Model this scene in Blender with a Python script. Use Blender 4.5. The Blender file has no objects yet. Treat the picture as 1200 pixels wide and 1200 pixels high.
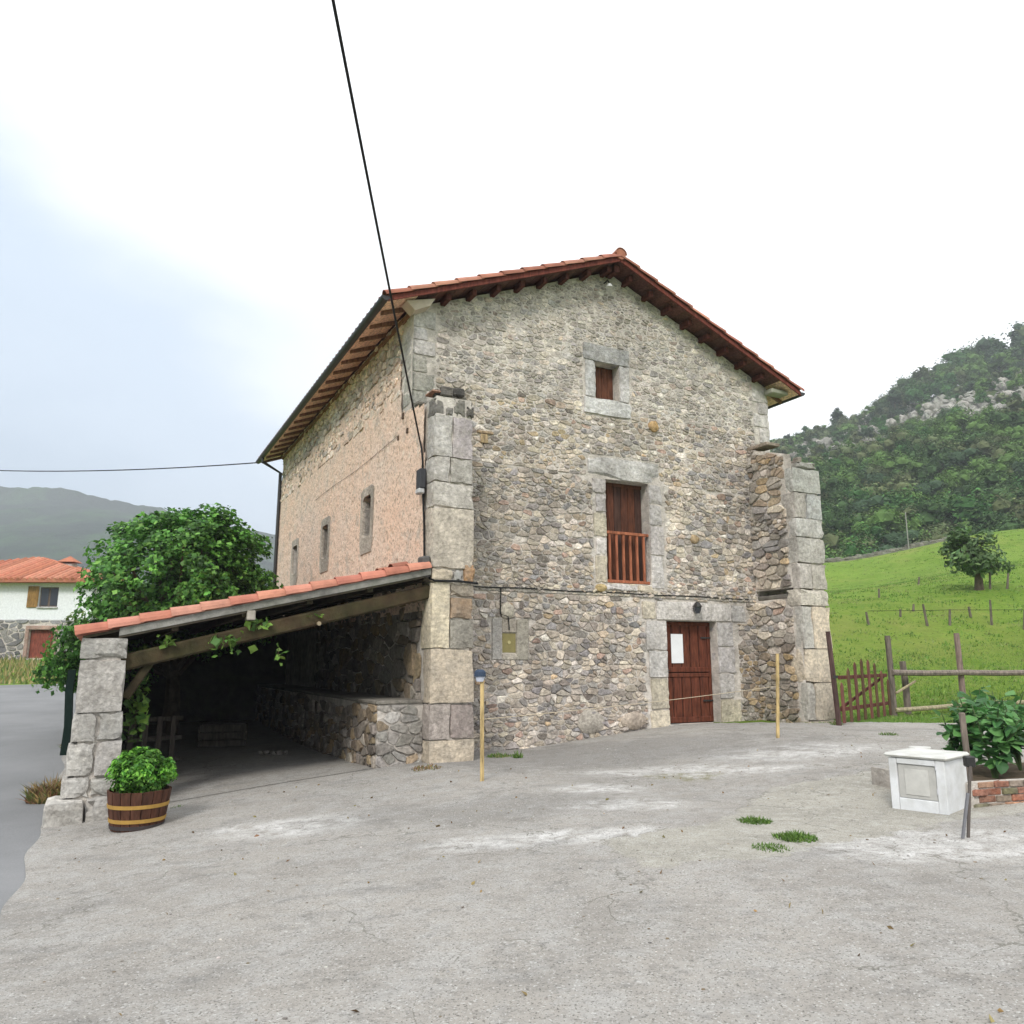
import bpy, bmesh, math, random
from mathutils import Vector, Matrix, noise
R = random.Random(7)
rad = math.radians
S = bpy.context.scene
COL = S.collection

# ------------------------------------------------------------------ camera
EYE = 1.6
F = 920.0
PITCH = math.atan(177 / F)
cam = bpy.data.cameras.new('camera'); camo = bpy.data.objects.new('camera', cam); COL.objects.link(camo)
cam.sensor_width = 36; cam.lens = 36 * F / 1200; cam.clip_start = .1; cam.clip_end = 12000
camo.location = (0, 0, EYE); camo.rotation_euler = (rad(90) + PITCH, 0, 0)
S.camera = camo

# ------------------------------------------------------------------ light
SUN_EL, SUN_AZ = rad(40), rad(196)        # azimuth measured from +Y towards +X
W = bpy.data.worlds.new('World'); S.world = W; W.use_nodes = True
nt = W.node_tree; nt.nodes.clear()
def N(t, tree=None, **k):
    n = (tree or nt).nodes.new(t)
    for a, b in k.items(): setattr(n, a, b)
    return n
out = N('ShaderNodeOutputWorld'); bg = N('ShaderNodeBackground'); bg.inputs['Strength'].default_value = .1
sky = N('ShaderNodeTexSky'); sky.sky_type = 'NISHITA'; sky.sun_disc = False
sky.sun_elevation = SUN_EL; sky.sun_rotation = SUN_AZ
tc = N('ShaderNodeTexCoord'); sep = N('ShaderNodeSeparateXYZ')
nt.links.new(tc.outputs['Generated'], sep.inputs[0])
n1 = N('ShaderNodeTexNoise'); n1.inputs['Scale'].default_value = 1.6; n1.inputs['Detail'].default_value = 6; n1.inputs['Roughness'].default_value = .5
mp = N('ShaderNodeMapping'); mp.inputs['Scale'].default_value = (1, 1, 2.4)
nt.links.new(tc.outputs['Generated'], mp.inputs[0]); nt.links.new(mp.outputs[0], n1.inputs['Vector'])
# cloud tone: bluer, greyer low on the left, bright white to the right and overhead
m1 = N('ShaderNodeMath', operation='MULTIPLY_ADD'); m1.inputs[1].default_value = .62; m1.inputs[2].default_value = .36
nt.links.new(sep.outputs['X'], m1.inputs[0])
m2 = N('ShaderNodeMath', operation='MULTIPLY_ADD'); m2.inputs[1].default_value = .95
nt.links.new(sep.outputs['Z'], m2.inputs[0]); nt.links.new(m1.outputs[0], m2.inputs[2])
m3 = N('ShaderNodeMath', operation='MULTIPLY_ADD'); m3.inputs[1].default_value = .85
nt.links.new(n1.outputs[0], m3.inputs[0]); nt.links.new(m2.outputs[0], m3.inputs[2])
m4 = N('ShaderNodeMath', operation='SUBTRACT'); m4.inputs[1].default_value = .47
nt.links.new(m3.outputs[0], m4.inputs[0])
cr = N('ShaderNodeValToRGB'); cr.color_ramp.interpolation = 'EASE'
cr.color_ramp.elements[0].position = 0; cr.color_ramp.elements[0].color = (.26, .335, .425, 1)
cr.color_ramp.elements[1].position = .82; cr.color_ramp.elements[1].color = (.95, .965, .985, 1)
e = cr.color_ramp.elements.new(.40); e.color = (.43, .50, .585, 1)
e = cr.color_ramp.elements.new(.62); e.color = (.64, .67, .69, 1)
nt.links.new(m4.outputs[0], cr.inputs[0])
sc = N('ShaderNodeVectorMath', operation='SCALE'); sc.inputs['Scale'].default_value = 9.8
nt.links.new(cr.outputs[0], sc.inputs[0])
mx = N('ShaderNodeMix', data_type='RGBA'); mx.inputs['Factor'].default_value = .93
nt.links.new(sky.outputs[0], mx.inputs['A']); nt.links.new(sc.outputs[0], mx.inputs['B'])
nt.links.new(mx.outputs['Result'], bg.inputs['Color']); nt.links.new(bg.outputs[0], out.inputs[0])
sl = bpy.data.lights.new('sun', 'SUN'); sl.energy = 1.5; sl.angle = rad(14); sl.color = (1, .96, .9)
so = bpy.data.objects.new('sun', sl); COL.objects.link(so)
sd = Vector((math.sin(SUN_AZ) * math.cos(SUN_EL), math.cos(SUN_AZ) * math.cos(SUN_EL), math.sin(SUN_EL)))
so.rotation_euler = (-sd).to_track_quat('-Z', 'Y').to_euler()
S.view_settings.view_transform = 'Standard'; S.view_settings.look = 'None'
S.view_settings.gamma = 1; S.view_settings.exposure = 1.0; S.view_settings.use_curve_mapping = False
S.render.engine = 'CYCLES'
S.cycles.max_bounces = 5; S.cycles.diffuse_bounces = 3; S.cycles.volume_bounces = 0

# ------------------------------------------------------------------ frames
YAW = rad(90 - 62.9)
U = Vector((math.cos(YAW), math.sin(YAW), 0)); V = Vector((-U.y, U.x, 0))
C0 = Vector((-1.3625, 13.467, 0))
def Hh(s, v, z=0): return C0 + U * s + V * v + Vector((0, 0, z))
def loc_sv(X, Y):
    d = Vector((X, Y, 0)) - C0
    return d.dot(U), d.dot(V)
def ray(x, y):
    a = (x - 600) / F; b = -(y - 600) / F
    return Vector((a, math.cos(PITCH) - b * math.sin(PITCH), math.sin(PITCH) + b * math.cos(PITCH)))
def sm(a, b, x):
    t = min(1, max(0, (x - a) / (b - a))); return t * t * (3 - 2 * t)
def lerp_tab(tab, x):
    if x <= tab[0][0]: return tab[0][1]
    for (a, p), (b, q) in zip(tab, tab[1:]):
        if x <= b: return p + (q - p) * (x - a) / (b - a)
    return tab[-1][1]
TS = [(-14, -.75), (-5, -.5), (0, -.03), (2.5, .0), (4.5, .16), (6, .29), (9, .3), (16, .36)]
def gz(X, Y):
    s, v = loc_sv(X, Y)
    near = lerp_tab(TS, s) * (.4 + .6 * sm(-9, -2, v))
    a = X / max(Y, 1)
    L = -.5 + .038 * (Y - 11) if Y < 40 else (.602 + .12 * (Y - 40) if Y < 52 else 2.04 + .012 * (Y - 52))
    yy = max(Y, 20); sl_ = .185 + .06 * sm(.38, .68, a)
    Rr = .33 + sl_ * (min(yy, 84) - 20) + 1.1 * math.sin((min(yy, 84) - 20) * .1) * sm(22, 34, yy) * (1 - sm(70, 84, yy))
    if Y > 84: Rr -= .05 * (min(Y, 130) - 84)
    w = sm(-.15, .3, a)
    far = L * (1 - w) + Rr * w
    k = sm(13, 20, Y)
    z = near * (1 - k) + far * k
    d = math.hypot(X, Y)
    if d > 150: z *= 1 - .9 * sm(150, 500, d)
    if Y < 0: z = z * (1 - sm(0, 30, -Y))
    return z + .015 * noise.noise(Vector((X * .5, Y * .5, 0)))
def gpt(X, Y, dz=0): return Vector((X, Y, gz(X, Y) + dz))
def ghit(x, y):
    r = ray(x, y); t = 2.0
    for i in range(2000):
        p = Vector((0, 0, EYE)) + r * t
        if p.z < gz(p.x, p.y): return gpt(p.x, p.y)
        t += .03 + t * .002
    return p
def at(x, y, Y):
    r = ray(x, y); return Vector((0, 0, EYE)) + r * (Y / r.y)

# ------------------------------------------------------------------ materials
def material(name, color=None, rough=.9, var=.25, scale=6, bump=.3, bscale=30, stain=None, stain_amt=.0, stain_scale=1.2, coord='world', spec=.2, metallic=0, bdist=.02, trans=0, stretch=None, macro=0):
    m = bpy.data.materials.new(name); m.use_nodes = True; t = m.node_tree; b = t.nodes['Principled BSDF']
    b.inputs['Roughness'].default_value = rough; b.inputs['Specular IOR Level'].default_value = spec; b.inputs['Metallic'].default_value = metallic
    if coord == 'world': g = t.nodes.new('ShaderNodeNewGeometry'); vec = g.outputs['Position']
    else: g = t.nodes.new('ShaderNodeTexCoord'); vec = g.outputs['Object']
    if stretch:
        q = t.nodes.new('ShaderNodeMapping'); q.inputs['Scale'].default_value = stretch; t.links.new(vec, q.inputs[0]); vec = q.outputs[0]
    def noise_n(s, d=5, r=.6):
        n = t.nodes.new('ShaderNodeTexNoise'); n.inputs['Scale'].default_value = s; n.inputs['Detail'].default_value = d; n.inputs['Roughness'].default_value = r
        t.links.new(vec, n.inputs['Vector']); return n
    if color is None:
        c = t.nodes.new('ShaderNodeAttribute'); c.attribute_name = 'Col'; col = c.outputs['Color']
    else:
        c = t.nodes.new('ShaderNodeRGB'); c.outputs[0].default_value = (*color, 1); col = c.outputs[0]
    if stain:
        n = noise_n(stain_scale, 7, .65)
        rp = t.nodes.new('ShaderNodeMapRange'); rp.inputs[1].default_value = .5 - .12; rp.inputs[2].default_value = .5 + .14; rp.inputs[4].default_value = stain_amt
        t.links.new(n.outputs[0], rp.inputs[0])
        mi = t.nodes.new('ShaderNodeMix'); mi.data_type = 'RGBA'; mi.inputs['B'].default_value = (*stain, 1)
        t.links.new(rp.outputs[0], mi.inputs['Factor']); t.links.new(col, mi.inputs['A']); col = mi.outputs['Result']
    n = noise_n(scale)
    rp = t.nodes.new('ShaderNodeMapRange'); rp.inputs[1].default_value = .28; rp.inputs[2].default_value = .72
    rp.inputs[3].default_value = 1 - var; rp.inputs[4].default_value = 1 + var
    t.links.new(n.outputs[0], rp.inputs[0])
    if macro:                       # broad weathering, streaked downwards
        mq = t.nodes.new('ShaderNodeMapping'); mq.inputs['Scale'].default_value = (1, 1, .45); t.links.new(vec, mq.inputs[0])
        mn = t.nodes.new('ShaderNodeTexNoise'); mn.inputs['Scale'].default_value = 1.1; mn.inputs['Detail'].default_value = 7; mn.inputs['Roughness'].default_value = .62; t.links.new(mq.outputs[0], mn.inputs['Vector'])
        mr = t.nodes.new('ShaderNodeMapRange'); mr.inputs[1].default_value = .36; mr.inputs[2].default_value = .62; mr.inputs[3].default_value = 1 - macro; mr.inputs[4].default_value = 1 + macro * .9; t.links.new(mn.outputs[0], mr.inputs[0])
        mm = t.nodes.new('ShaderNodeMath'); mm.operation = 'MULTIPLY'; t.links.new(rp.outputs[0], mm.inputs[0]); t.links.new(mr.outputs[0], mm.inputs[1]); rp = mm
    vm = t.nodes.new('ShaderNodeVectorMath'); vm.operation = 'SCALE'
    t.links.new(col, vm.inputs[0]); t.links.new(rp.outputs[0], vm.inputs['Scale']); t.links.new(vm.outputs[0], b.inputs['Base Color'])
    m['colout'] = 0
    if bump:
        bn = noise_n(bscale, 6, .65); bp = t.nodes.new('ShaderNodeBump'); bp.inputs['Strength'].default_value = bump; bp.inputs['Distance'].default_value = bdist
        t.links.new(bn.outputs[0], bp.inputs['Height']); t.links.new(bp.outputs[0], b.inputs['Normal'])
    if trans:
        # thin leaves let some light through
        tr = t.nodes.new('ShaderNodeBsdfTranslucent'); ms = t.nodes.new('ShaderNodeMixShader'); ms.inputs[0].default_value = trans
        t.links.new(vm.outputs[0], tr.inputs[0]); t.links.new(b.outputs[0], ms.inputs[1]); t.links.new(tr.outputs[0], ms.inputs[2])
        t.links.new(ms.outputs[0], t.nodes['Material Output'].inputs[0])
    del m['colout']
    return m
M = {}
M['stone'] = material('rubble_stone', None, .92, .42, 17, .8, 32, (.22, .19, .165), .42, 3.2, bdist=.03, macro=.17)
M['ashlar'] = material('dressed_stone', None, .92, .34, 16, 1, 14, (.27, .245, .21), .5, 4.5, bdist=.04, macro=.25)
M['mortar'] = material('lime_mortar', (.59, .545, .49), .95, .3, 6, .9, 22, (.37, .32, .275), .4, 1.6, bdist=.04, macro=.17)
M['plain'] = material('painted_surface', None, .7, .12, 8, .15, 40)
M['wood'] = material('wood', None, .75, .55, 7, .4, 20, bdist=.01, stretch=(3, 3, .5))
M['beam'] = material('old_timber', None, .85, .45, 4, .6, 16, (.035, .05, .015), .4, 2.5, bdist=.02)
M['tile'] = material('clay_tile', None, .85, .3, 5, .3, 40, (.16, .09, .06), .3, 2.5)
M['leaf'] = material('leaf', None, .55, .15, 3, 0, 1, spec=.35, trans=.28)
M['far_leaf'] = material('far_foliage', None, .8, .35, .35, 0, 1, spec=.1, trans=.15)
M['bark'] = material('bark', (.11, .085, .06), .95, .4, 6, .8, 15)
M['metal'] = material('dark_metal', (.02, .019, .018), .45, .2, 8, .1, 40, spec=.5)
M['black'] = material('black_cable', (.012, .012, .013), .6, .1, 8, 0, 40)
M['paper'] = material('paper', (.78, .79, .8), .8, .05, 4, 0, 1)
M['soil'] = material('soil', (.10, .075, .05), .95, .4, 10, .8, 20)
M['glass'] = material('window_glass', (.03, .035, .045), .12, .1, 1, 0, 1, spec=.6)

# render (plaster) of the long left wall: peach roughcast with pits and grey patches
def plaster_mat():
    m = bpy.data.materials.new('peach_roughcast'); m.use_nodes = True; t = m.node_tree; b = t.nodes['Principled BSDF']
    b.inputs['Roughness'].default_value = .95; b.inputs['Specular IOR Level'].default_value = .1
    g = t.nodes.new('ShaderNodeNewGeometry'); P = g.outputs['Position']
    def nz(s, d=5, r=.6):
        n = t.nodes.new('ShaderNodeTexNoise'); n.inputs['Scale'].default_value = s; n.inputs['Detail'].default_value = d; n.inputs['Roughness'].default_value = r; t.links.new(P, n.inputs['Vector']); return n.outputs[0]
    def rng(x, a, b_, c=0, d=1):
        r = t.nodes.new('ShaderNodeMapRange'); r.inputs[1].default_value = a; r.inputs[2].default_value = b_; r.inputs[3].default_value = c; r.inputs[4].default_value = d; t.links.new(x, r.inputs[0]); return r.outputs[0]
    def mix(f, A, B):
        x = t.nodes.new('ShaderNodeMix'); x.data_type = 'RGBA'
        t.links.new(f, x.inputs['Factor'])
        for k, v in (('A', A), ('B', B)):
            if isinstance(v, tuple): x.inputs[k].default_value = (*v, 1)
            else: t.links.new(v, x.inputs[k])
        return x.outputs['Result']
    c = mix(rng(nz(.8), .35, .65), (.80, .575, .44), (.76, .60, .49))
    c = mix(rng(nz(2.2, 8, .7), .53, .66), c, (.52, .44, .37)); c = mix(rng(nz(20, 4, .7), .53, .61, 0, .8), c, (.44, .32, .24))
    c = mix(rng(nz(11, 3), .57, .64, 0, .75), c, (.33, .25, .185))
    c = mix(rng(nz(5, 3), .3, .42, .7, 0), c, (.70, .60, .50))
    t.links.new(c, b.inputs['Base Color'])
    bp = t.nodes.new('ShaderNodeBump'); bp.inputs['Strength'].default_value = .8; bp.inputs['Distance'].default_value = .035
    t.links.new(nz(14, 6, .7), bp.inputs['Height']); t.links.new(bp.outputs[0], b.inputs['Normal'])
    return m
M['plaster'] = plaster_mat()

# ------------------------------------------------------------------ mesh helpers
class MB:
    def __init__(s): s.v = []; s.f = []; s.c = []
    def add(s, vs, fs, col=(.5, .5, .5)):
        o = len(s.v); s.v += [Vector(p) for p in vs]; s.f += [tuple(i + o for i in f) for f in fs]; s.c += [col] * len(vs); return s
    def box(s, a, b, col=(.5, .5, .5), ch=0, jit=0, frame=None):
        a = Vector(a); b = Vector(b); lo = Vector(map(min, a, b)); hi = Vector(map(max, a, b))
        bm = bmesh.new(); bmesh.ops.create_cube(bm, size=1)
        for q in bm.verts: q.co = Vector(((lo[i] + hi[i]) / 2 + q.co[i] * (hi[i] - lo[i]) for i in range(3)))
        if jit:
            for q in bm.verts: q.co += Vector((R.uniform(-jit, jit) for _ in range(3)))
        if ch:
            bmesh.ops.bevel(bm, geom=bm.edges[:], offset=min(ch, .45 * min(hi - lo)), segments=1, affect='EDGES')
        bm.verts.ensure_lookup_table()
        vs = [q.co.copy() for q in bm.verts]
        if frame is not None: vs = [frame @ p for p in vs]
        s.add(vs, [tuple(q.index for q in f.verts) for f in bm.faces], col); bm.free(); return s
    def bar(s, p, q, w, h, col=(.5, .5, .5), up=(0, 0, 1), ch=0):
        p = Vector(p); q = Vector(q); d = q - p; L = d.length; d.normalize()
        x = d.cross(Vector(up)).normalized(); z = x.cross(d)
        fr = Matrix.Translation((p + q) / 2) @ Matrix((x, d, z)).transposed().to_4x4()
        return s.box((-w / 2, -L / 2, -h / 2), (w / 2, L / 2, h / 2), col, ch, frame=fr)
    def tube(s, pts, r, col=(.5, .5, .5), n=8, cap=True):
        pts = [Vector(p) for p in pts]; rs = r if isinstance(r, (list, tuple)) else [r] * len(pts)
        vs = []; fs = []
        prevx = None
        for i, p in enumerate(pts):
            d = (pts[min(i + 1, len(pts) - 1)] - pts[max(i - 1, 0)]).normalized()
            x = d.cross(Vector((0, 0, 1)))
            if x.length < .05: x = d.cross(Vector((0, 1, 0)))
            if prevx is not None and (prevx - d * prevx.dot(d)).length > .1: x = prevx - d * prevx.dot(d)
            x.normalize(); prevx = x; y = d.cross(x)
            for k in range(n):
                a = 2 * math.pi * k / n; vs.append(p + (x * math.cos(a) + y * math.sin(a)) * rs[i])
        for i in range(len(pts) - 1):
            for k in range(n):
                a = i * n + k; b = i * n + (k + 1) % n; fs.append((a, b, b + n, a + n))
        if cap: fs.append(tuple(range(n))[::-1]); fs.append(tuple(range(len(vs) - n, len(vs))))
        return s.add(vs, fs, col)
    def build(s, name, mat, parent=None, smooth=False, center=True, **props):
        me = bpy.data.meshes.new(name)
        c = Vector((0, 0, 0))
        if center and s.v:
            lo = Vector((min(p[i] for p in s.v) for i in range(3))); hi = Vector((max(p[i] for p in s.v) for i in range(3)))
            c = Vector(((lo.x + hi.x) / 2, (lo.y + hi.y) / 2, lo.z))
        me.from_pydata([tuple(p - c) for p in s.v], [], s.f)
        at_ = me.color_attributes.new('Col', 'FLOAT_COLOR', 'POINT')
        flat = []
        for q in s.c: flat += [q[0], q[1], q[2], 1.0]
        at_.data.foreach_set('color', flat)
        if smooth: me.polygons.foreach_set('use_smooth', [True] * len(me.polygons))
        me.materials.append(mat if not isinstance(mat, str) else M[mat]); me.update()
        o = bpy.data.objects.new(name, me); COL.objects.link(o); o.location = c
        if parent is not None:
            o.parent = parent
            gp = parent; off = Vector((0, 0, 0))
            while gp is not None and gp.type == 'MESH': off += gp.location; gp = gp.parent
            o.location = c - off
        for k, v_ in props.items(): o[k] = v_
        return o
def empty(name, loc, rz=0, **props):
    o = bpy.data.objects.new(name, None); COL.objects.link(o); o.location = loc; o.rotation_euler = (0, 0, rz); o.empty_display_size = .3
    for k, v_ in props.items(): o[k] = v_
    return o
def copy_tree(o, parent=None):
    c = o.copy(); COL.objects.link(c); c.parent = parent
    for ch in o.children: copy_tree(ch, c)
    return c
def shade(c, lo=.8, hi=1.2, hue=.04):
    k = R.uniform(lo, hi); return tuple(max(.005, x * k * (1 + R.uniform(-hue, hue))) for x in c)

class Plane:
    def __init__(s, o, a, n, b=(0, 0, 1)): s.o = Vector(o); s.a = Vector(a); s.b = Vector(b); s.n = Vector(n)
    def p(s, u, w, d=0): return s.o + s.a * u + s.b * w + s.n * d
    def flip(s): return s.a.cross(s.b).dot(s.n) < 0
def clip(poly, nx, ny, c):
    """keep nx*x+ny*y<=c"""
    o = []
    for i in range(len(poly)):
        p = poly[i]; q = poly[(i + 1) % len(poly)]
        a = nx * p[0] + ny * p[1] - c; b = nx * q[0] + ny * q[1] - c
        if a <= 0: o.append(p)
        if (a < 0 < b) or (b < 0 < a):
            t = a / (a - b); o.append((p[0] + (q[0] - p[0]) * t, p[1] + (q[1] - p[1]) * t))
    return o
def rubble(region, rects, size, lines=(), asp=1.7, jitter=.5):
    """irregular stone cells in (u0,w0,u1,w1) avoiding rects; size(u,w)-> stone height"""
    u0, w0, u1, w1 = region; sites = []
    w = w0
    while w < w1 + .1:
        h = size((u0 + u1) / 2, w) * R.choice((.6, .8, 1, 1, 1.25, 1.45)); u = u0 - R.random() * h * asp
        while u < u1 + .1:
            l = h * asp * R.choice((.5, .7, .9, 1.1, 1.4, 1.8))
            sites.append((u + l / 2 + R.uniform(-.1, .1) * h, w + h / 2 + R.uniform(-jitter, jitter) * h)); u += l
        w += h * R.uniform(.88, 1.1)
    K = 1 / asp; cell = .35; grid = {}
    for i, (x, y) in enumerate(sites): grid.setdefault((int(x // cell), int(y // cell)), []).append(i)
    out = []
    for i, (x, y) in enumerate(sites):
        if not (u0 < x < u1 and w0 < y < w1): continue
        if any(a - .01 < x < c + .01 and b - .01 < y < d + .01 for a, b, c, d in rects): continue
        if any(nx * x + ny * y > c - .03 for nx, ny, c in lines): continue
        poly = [(u0, w0), (u1, w0), (u1, w1), (u0, w1)]
        poly = [(max(u0, x - .6), max(w0, y - .4)), (min(u1, x + .6), max(w0, y - .4)), (min(u1, x + .6), min(w1, y + .4)), (max(u0, x - .6), min(w1, y + .4))]
        gx, gy = int(x // cell), int(y // cell)
        for ax in (-2, -1, 0, 1, 2):
            for ay in (-1, 0, 1):
                for j in grid.get((gx + ax, gy + ay), ()):
                    if j == i: continue
                    X, Y = sites[j]
                    nx = (X - x) * K * K; ny = Y - y
                    c = ((X * X - x * x) * K * K + (Y * Y - y * y)) / 2
                    poly = clip(poly, nx, ny, c)
        for nx, ny, c in lines: poly = clip(poly, nx, ny, c)
        for a, b, c, d in rects:
            if not poly: break
            px = [q[0] for q in poly]; py = [q[1] for q in poly]
            if max(px) < a or min(px) > c or max(py) < b or min(py) > d: continue
            ds = [(a - x, (1, 0, a)), (x - c, (-1, 0, -c)), (b - y, (0, 1, b)), (y - d, (0, -1, -d))]
            poly = clip(poly, *max(ds)[1])
        if len(poly) < 3: continue
        A = sum(poly[k][0] * poly[(k + 1) % len(poly)][1] - poly[(k + 1) % len(poly)][0] * poly[k][1] for k in range(len(poly))) / 2
        if abs(A) < .002: continue
        out.append((abs(A), poly))
    return out
def stone_mesh(mb, plane, poly, joint, depth, col, back=.02, rnd=.19):
    cx = sum(p[0] for p in poly) / len(poly); cy = sum(p[1] for p in poly) / len(poly)
    q = []
    for i in range(len(poly)):                     # Chaikin rounding
        a = poly[i]; b = poly[(i + 1) % len(poly)]
        if math.hypot(a[0] - b[0], a[1] - b[1]) < .03: q.append(((a[0] + b[0]) / 2, (a[1] + b[1]) / 2)); continue
        q.append((a[0] + (b[0] - a[0]) * rnd, a[1] + (b[1] - a[1]) * rnd)); q.append((a[0] + (b[0] - a[0]) * (1 - rnd), a[1] + (b[1] - a[1]) * (1 - rnd)))
    if len(q) < 3: return
    def ring(sub, d, j=0):
        o = []
        for x, y in q:
            r = math.hypot(x - cx, y - cy) or 1e-3; k = max(.15, 1 - sub / r)
            o.append(plane.p(cx + (x - cx) * k + R.uniform(-j, j), cy + (y - cy) * k + R.uniform(-j, j), d + R.uniform(-j, j) * .6))
        return o
    n = len(q); tl = R.uniform(-.006, .006)
    r0 = ring(joint, -back, .004); r1 = ring(joint + .002, depth * .62, .006); r2 = ring(joint + .014, depth, .008)
    vs = r0 + r1 + r2 + [plane.p(cx + R.uniform(-.02, .02), cy, depth + tl)]
    fl = plane.flip(); fs = []
    for a in (0, n):
        for k in range(n): fs.append((a + k, a + (k + 1) % n, a + n + (k + 1) % n, a + n + k))
    for k in range(n): fs.append((2 * n + k, 2 * n + (k + 1) % n, 3 * n))
    if fl: fs = [f[::-1] for f in fs]
    mb.add(vs, fs, col)
STONE0 = [((.40, .365, .315), 6), ((.47, .425, .345), 6), ((.33, .32, .305), 5), ((.53, .48, .39), 4), ((.28, .28, .285), 2.2), ((.46, .385, .29), 1.6), ((.53, .40, .24), .3), ((.60, .57, .51), 2.6), ((.40, .29, .23), 1.2), ((.22, .20, .175), 2)]
STONE = [(tuple((q * .86 + .14 * sum(c) / 3) * k for q, k in zip(c, (1.18, 1.115, 1.08))), w) for c, w in STONE0]
WARM = [((.36, .28, .20), 5), ((.42, .32, .20), 4), ((.28, .245, .205), 4), ((.48, .34, .18), 1.4), ((.44, .39, .34), 5), ((.24, .20, .165), 2), ((.54, .48, .41), 3)]
def pick(pal):
    t = R.random() * sum(w for _, w in pal)
    for c, w in pal:
        t -= w
        if t <= 0: return c
    return pal[0][0]
def lay(parent, plane, cells, pal, nparts, joint, depth, name='stone', fade=None):
    cells = sorted(cells, key=lambda c: -c[0]); rest = MB()
    for i, (A, poly) in enumerate(cells):
        cx = sum(p[0] for p in poly) / len(poly); cy = sum(p[1] for p in poly) / len(poly)
        p_ = pal(cx, cy) if callable(pal) else pal
        c = shade(pick(p_), .66, 1.28, .02)
        j = joint(cx, cy) if callable(joint) else joint; d = depth(cx, cy) if callable(depth) else depth
        d *= R.uniform(.35, 1.5); j *= R.uniform(.4, 2.2)
        if i < nparts:
            mb = MB(); stone_mesh(mb, plane, poly, j, d, c)
            if mb.v: mb.build(name, 'stone', parent)
        else: stone_mesh(rest, plane, poly, j, d, c)
    if rest.v: rest.build('small_stones', 'stone', parent, kind='stuff')
def holed(mb, plane, region, holes, step=.14, amp=.014, lines=(), depth=.35, col=(.3, .3, .3), seed=0):
    u0, w0, u1, w1 = region
    us = set([u0, u1]); ws = set([w0, w1])
    for a, b, c, d in holes: us |= {a, c}; ws |= {b, d}
    def fill(S_):
        S_ = sorted(S_); o = []
        for a, b in zip(S_, S_[1:]):
            n = max(1, round((b - a) / step)); o += [a + (b - a) * k / n for k in range(n)]
        return o + [S_[-1]]
    us = fill([u for u in us if u0 <= u <= u1]); ws = fill([w for w in ws if w0 <= w <= w1]); nu = len(us)
    vs = []; fs = []
    def topw(u, w):
        for nx, ny, c in lines:
            if ny > 0: w = min(w, (c - nx * u) / ny)
        return w
    for w in ws:
        for u in us: vs.append(plane.p(u, topw(u, w), amp * noise.noise(Vector((u * 4 + seed, w * 4, 3)))))
    for j in range(len(ws) - 1):
        for i in range(nu - 1):
            cu = (us[i] + us[i + 1]) / 2; cw = (ws[j] + ws[j + 1]) / 2
            if any(a < cu < c and b < cw < d for a, b, c, d in holes): continue
            if topw(us[i], ws[j]) < ws[j] - 1e-6 and topw(us[i + 1], ws[j]) < ws[j] - 1e-6: continue
            f = (j * nu + i, j * nu + i + 1, (j + 1) * nu + i + 1, (j + 1) * nu + i); fs.append(f[::-1] if plane.flip() else f)
    mb.add(vs, fs, col)
    for a, b, c, d in holes:
        P = [(a, b), (c, b), (c, d), (a, d)]
        for k in range(4):
            x, y = P[k], P[(k + 1) % 4]
            mb.add([plane.p(*x, .002), plane.p(*y, .002), plane.p(*y, -depth), plane.p(*x, -depth)], [(0, 1, 2, 3)], col)

def leafmesh(mb, pts, size, cols, droop=.3, shape='diamond', outward=None):
    for p in pts:
        n = Vector((R.gauss(0, .6), R.gauss(0, .6), R.gauss(.5, .5)))
        if outward is not None: n += (p - outward).normalized() * .9
        n.normalize(); t = n.cross(Vector((R.gauss(0, 1), R.gauss(0, 1), R.gauss(0, 1)))).normalized(); b = n.cross(t)
        kk = 1 + .9 * noise.noise(p * (.28 / size) + Vector((3, 1, 7))); s = size * R.uniform(.45, 1.5); c = tuple(q * kk for q in shade(R.choice(cols), .75, 1.25, .08))
        if shape == 'lobed':
            k = .5
            vs = [p - t * s * .5, p - t * s * .1 + b * s * .45, p + t * s * .15 + b * s * .2 + n * s * .06, p + t * s * .55 - n * s * droop * .3, p + t * s * .15 - b * s * .2 + n * s * .06, p - t * s * .1 - b * s * .45, p + n * s * .05]
            fs = [(0, 6, 1), (6, 2, 1), (6, 3, 2), (6, 4, 3), (6, 5, 4), (0, 5, 6)]
            mb.add(vs, fs, c)
        else:
            mb.add([p - t * s * .5, p + b * s * .28 + n * s * .04, p + t * s * .5 - n * s * droop * .4, p - b * s * .28 + n * s * .04], [(0, 1, 2), (0, 2, 3)], c)
def clumps(center, rx, ry, rz, n, cr, surf=.75):
    o = []
    for _ in range(n):
        d = Vector((R.gauss(0, 1), R.gauss(0, 1), R.gauss(0, 1))).normalized(); k = R.uniform(surf, 1) if R.random() < .75 else R.uniform(.2, surf)
        o.append((Vector(center) + Vector((d.x * rx * k, d.y * ry * k, d.z * rz * k)), cr * R.uniform(.6, 1.35)))
    return o
def fill_clumps(cl, per, floor=-1e9, flat=.8):
    pts = []
    for c, r in cl:
        for _ in range(int(per * (r ** 1.5))):
            d = Vector((R.gauss(0, 1), R.gauss(0, 1), R.gauss(.25, 1))).normalized() * r * (R.random() ** .35); d.z *= flat
            p = c + d
            if p.z > floor: pts.append(p)
    return pts

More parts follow.
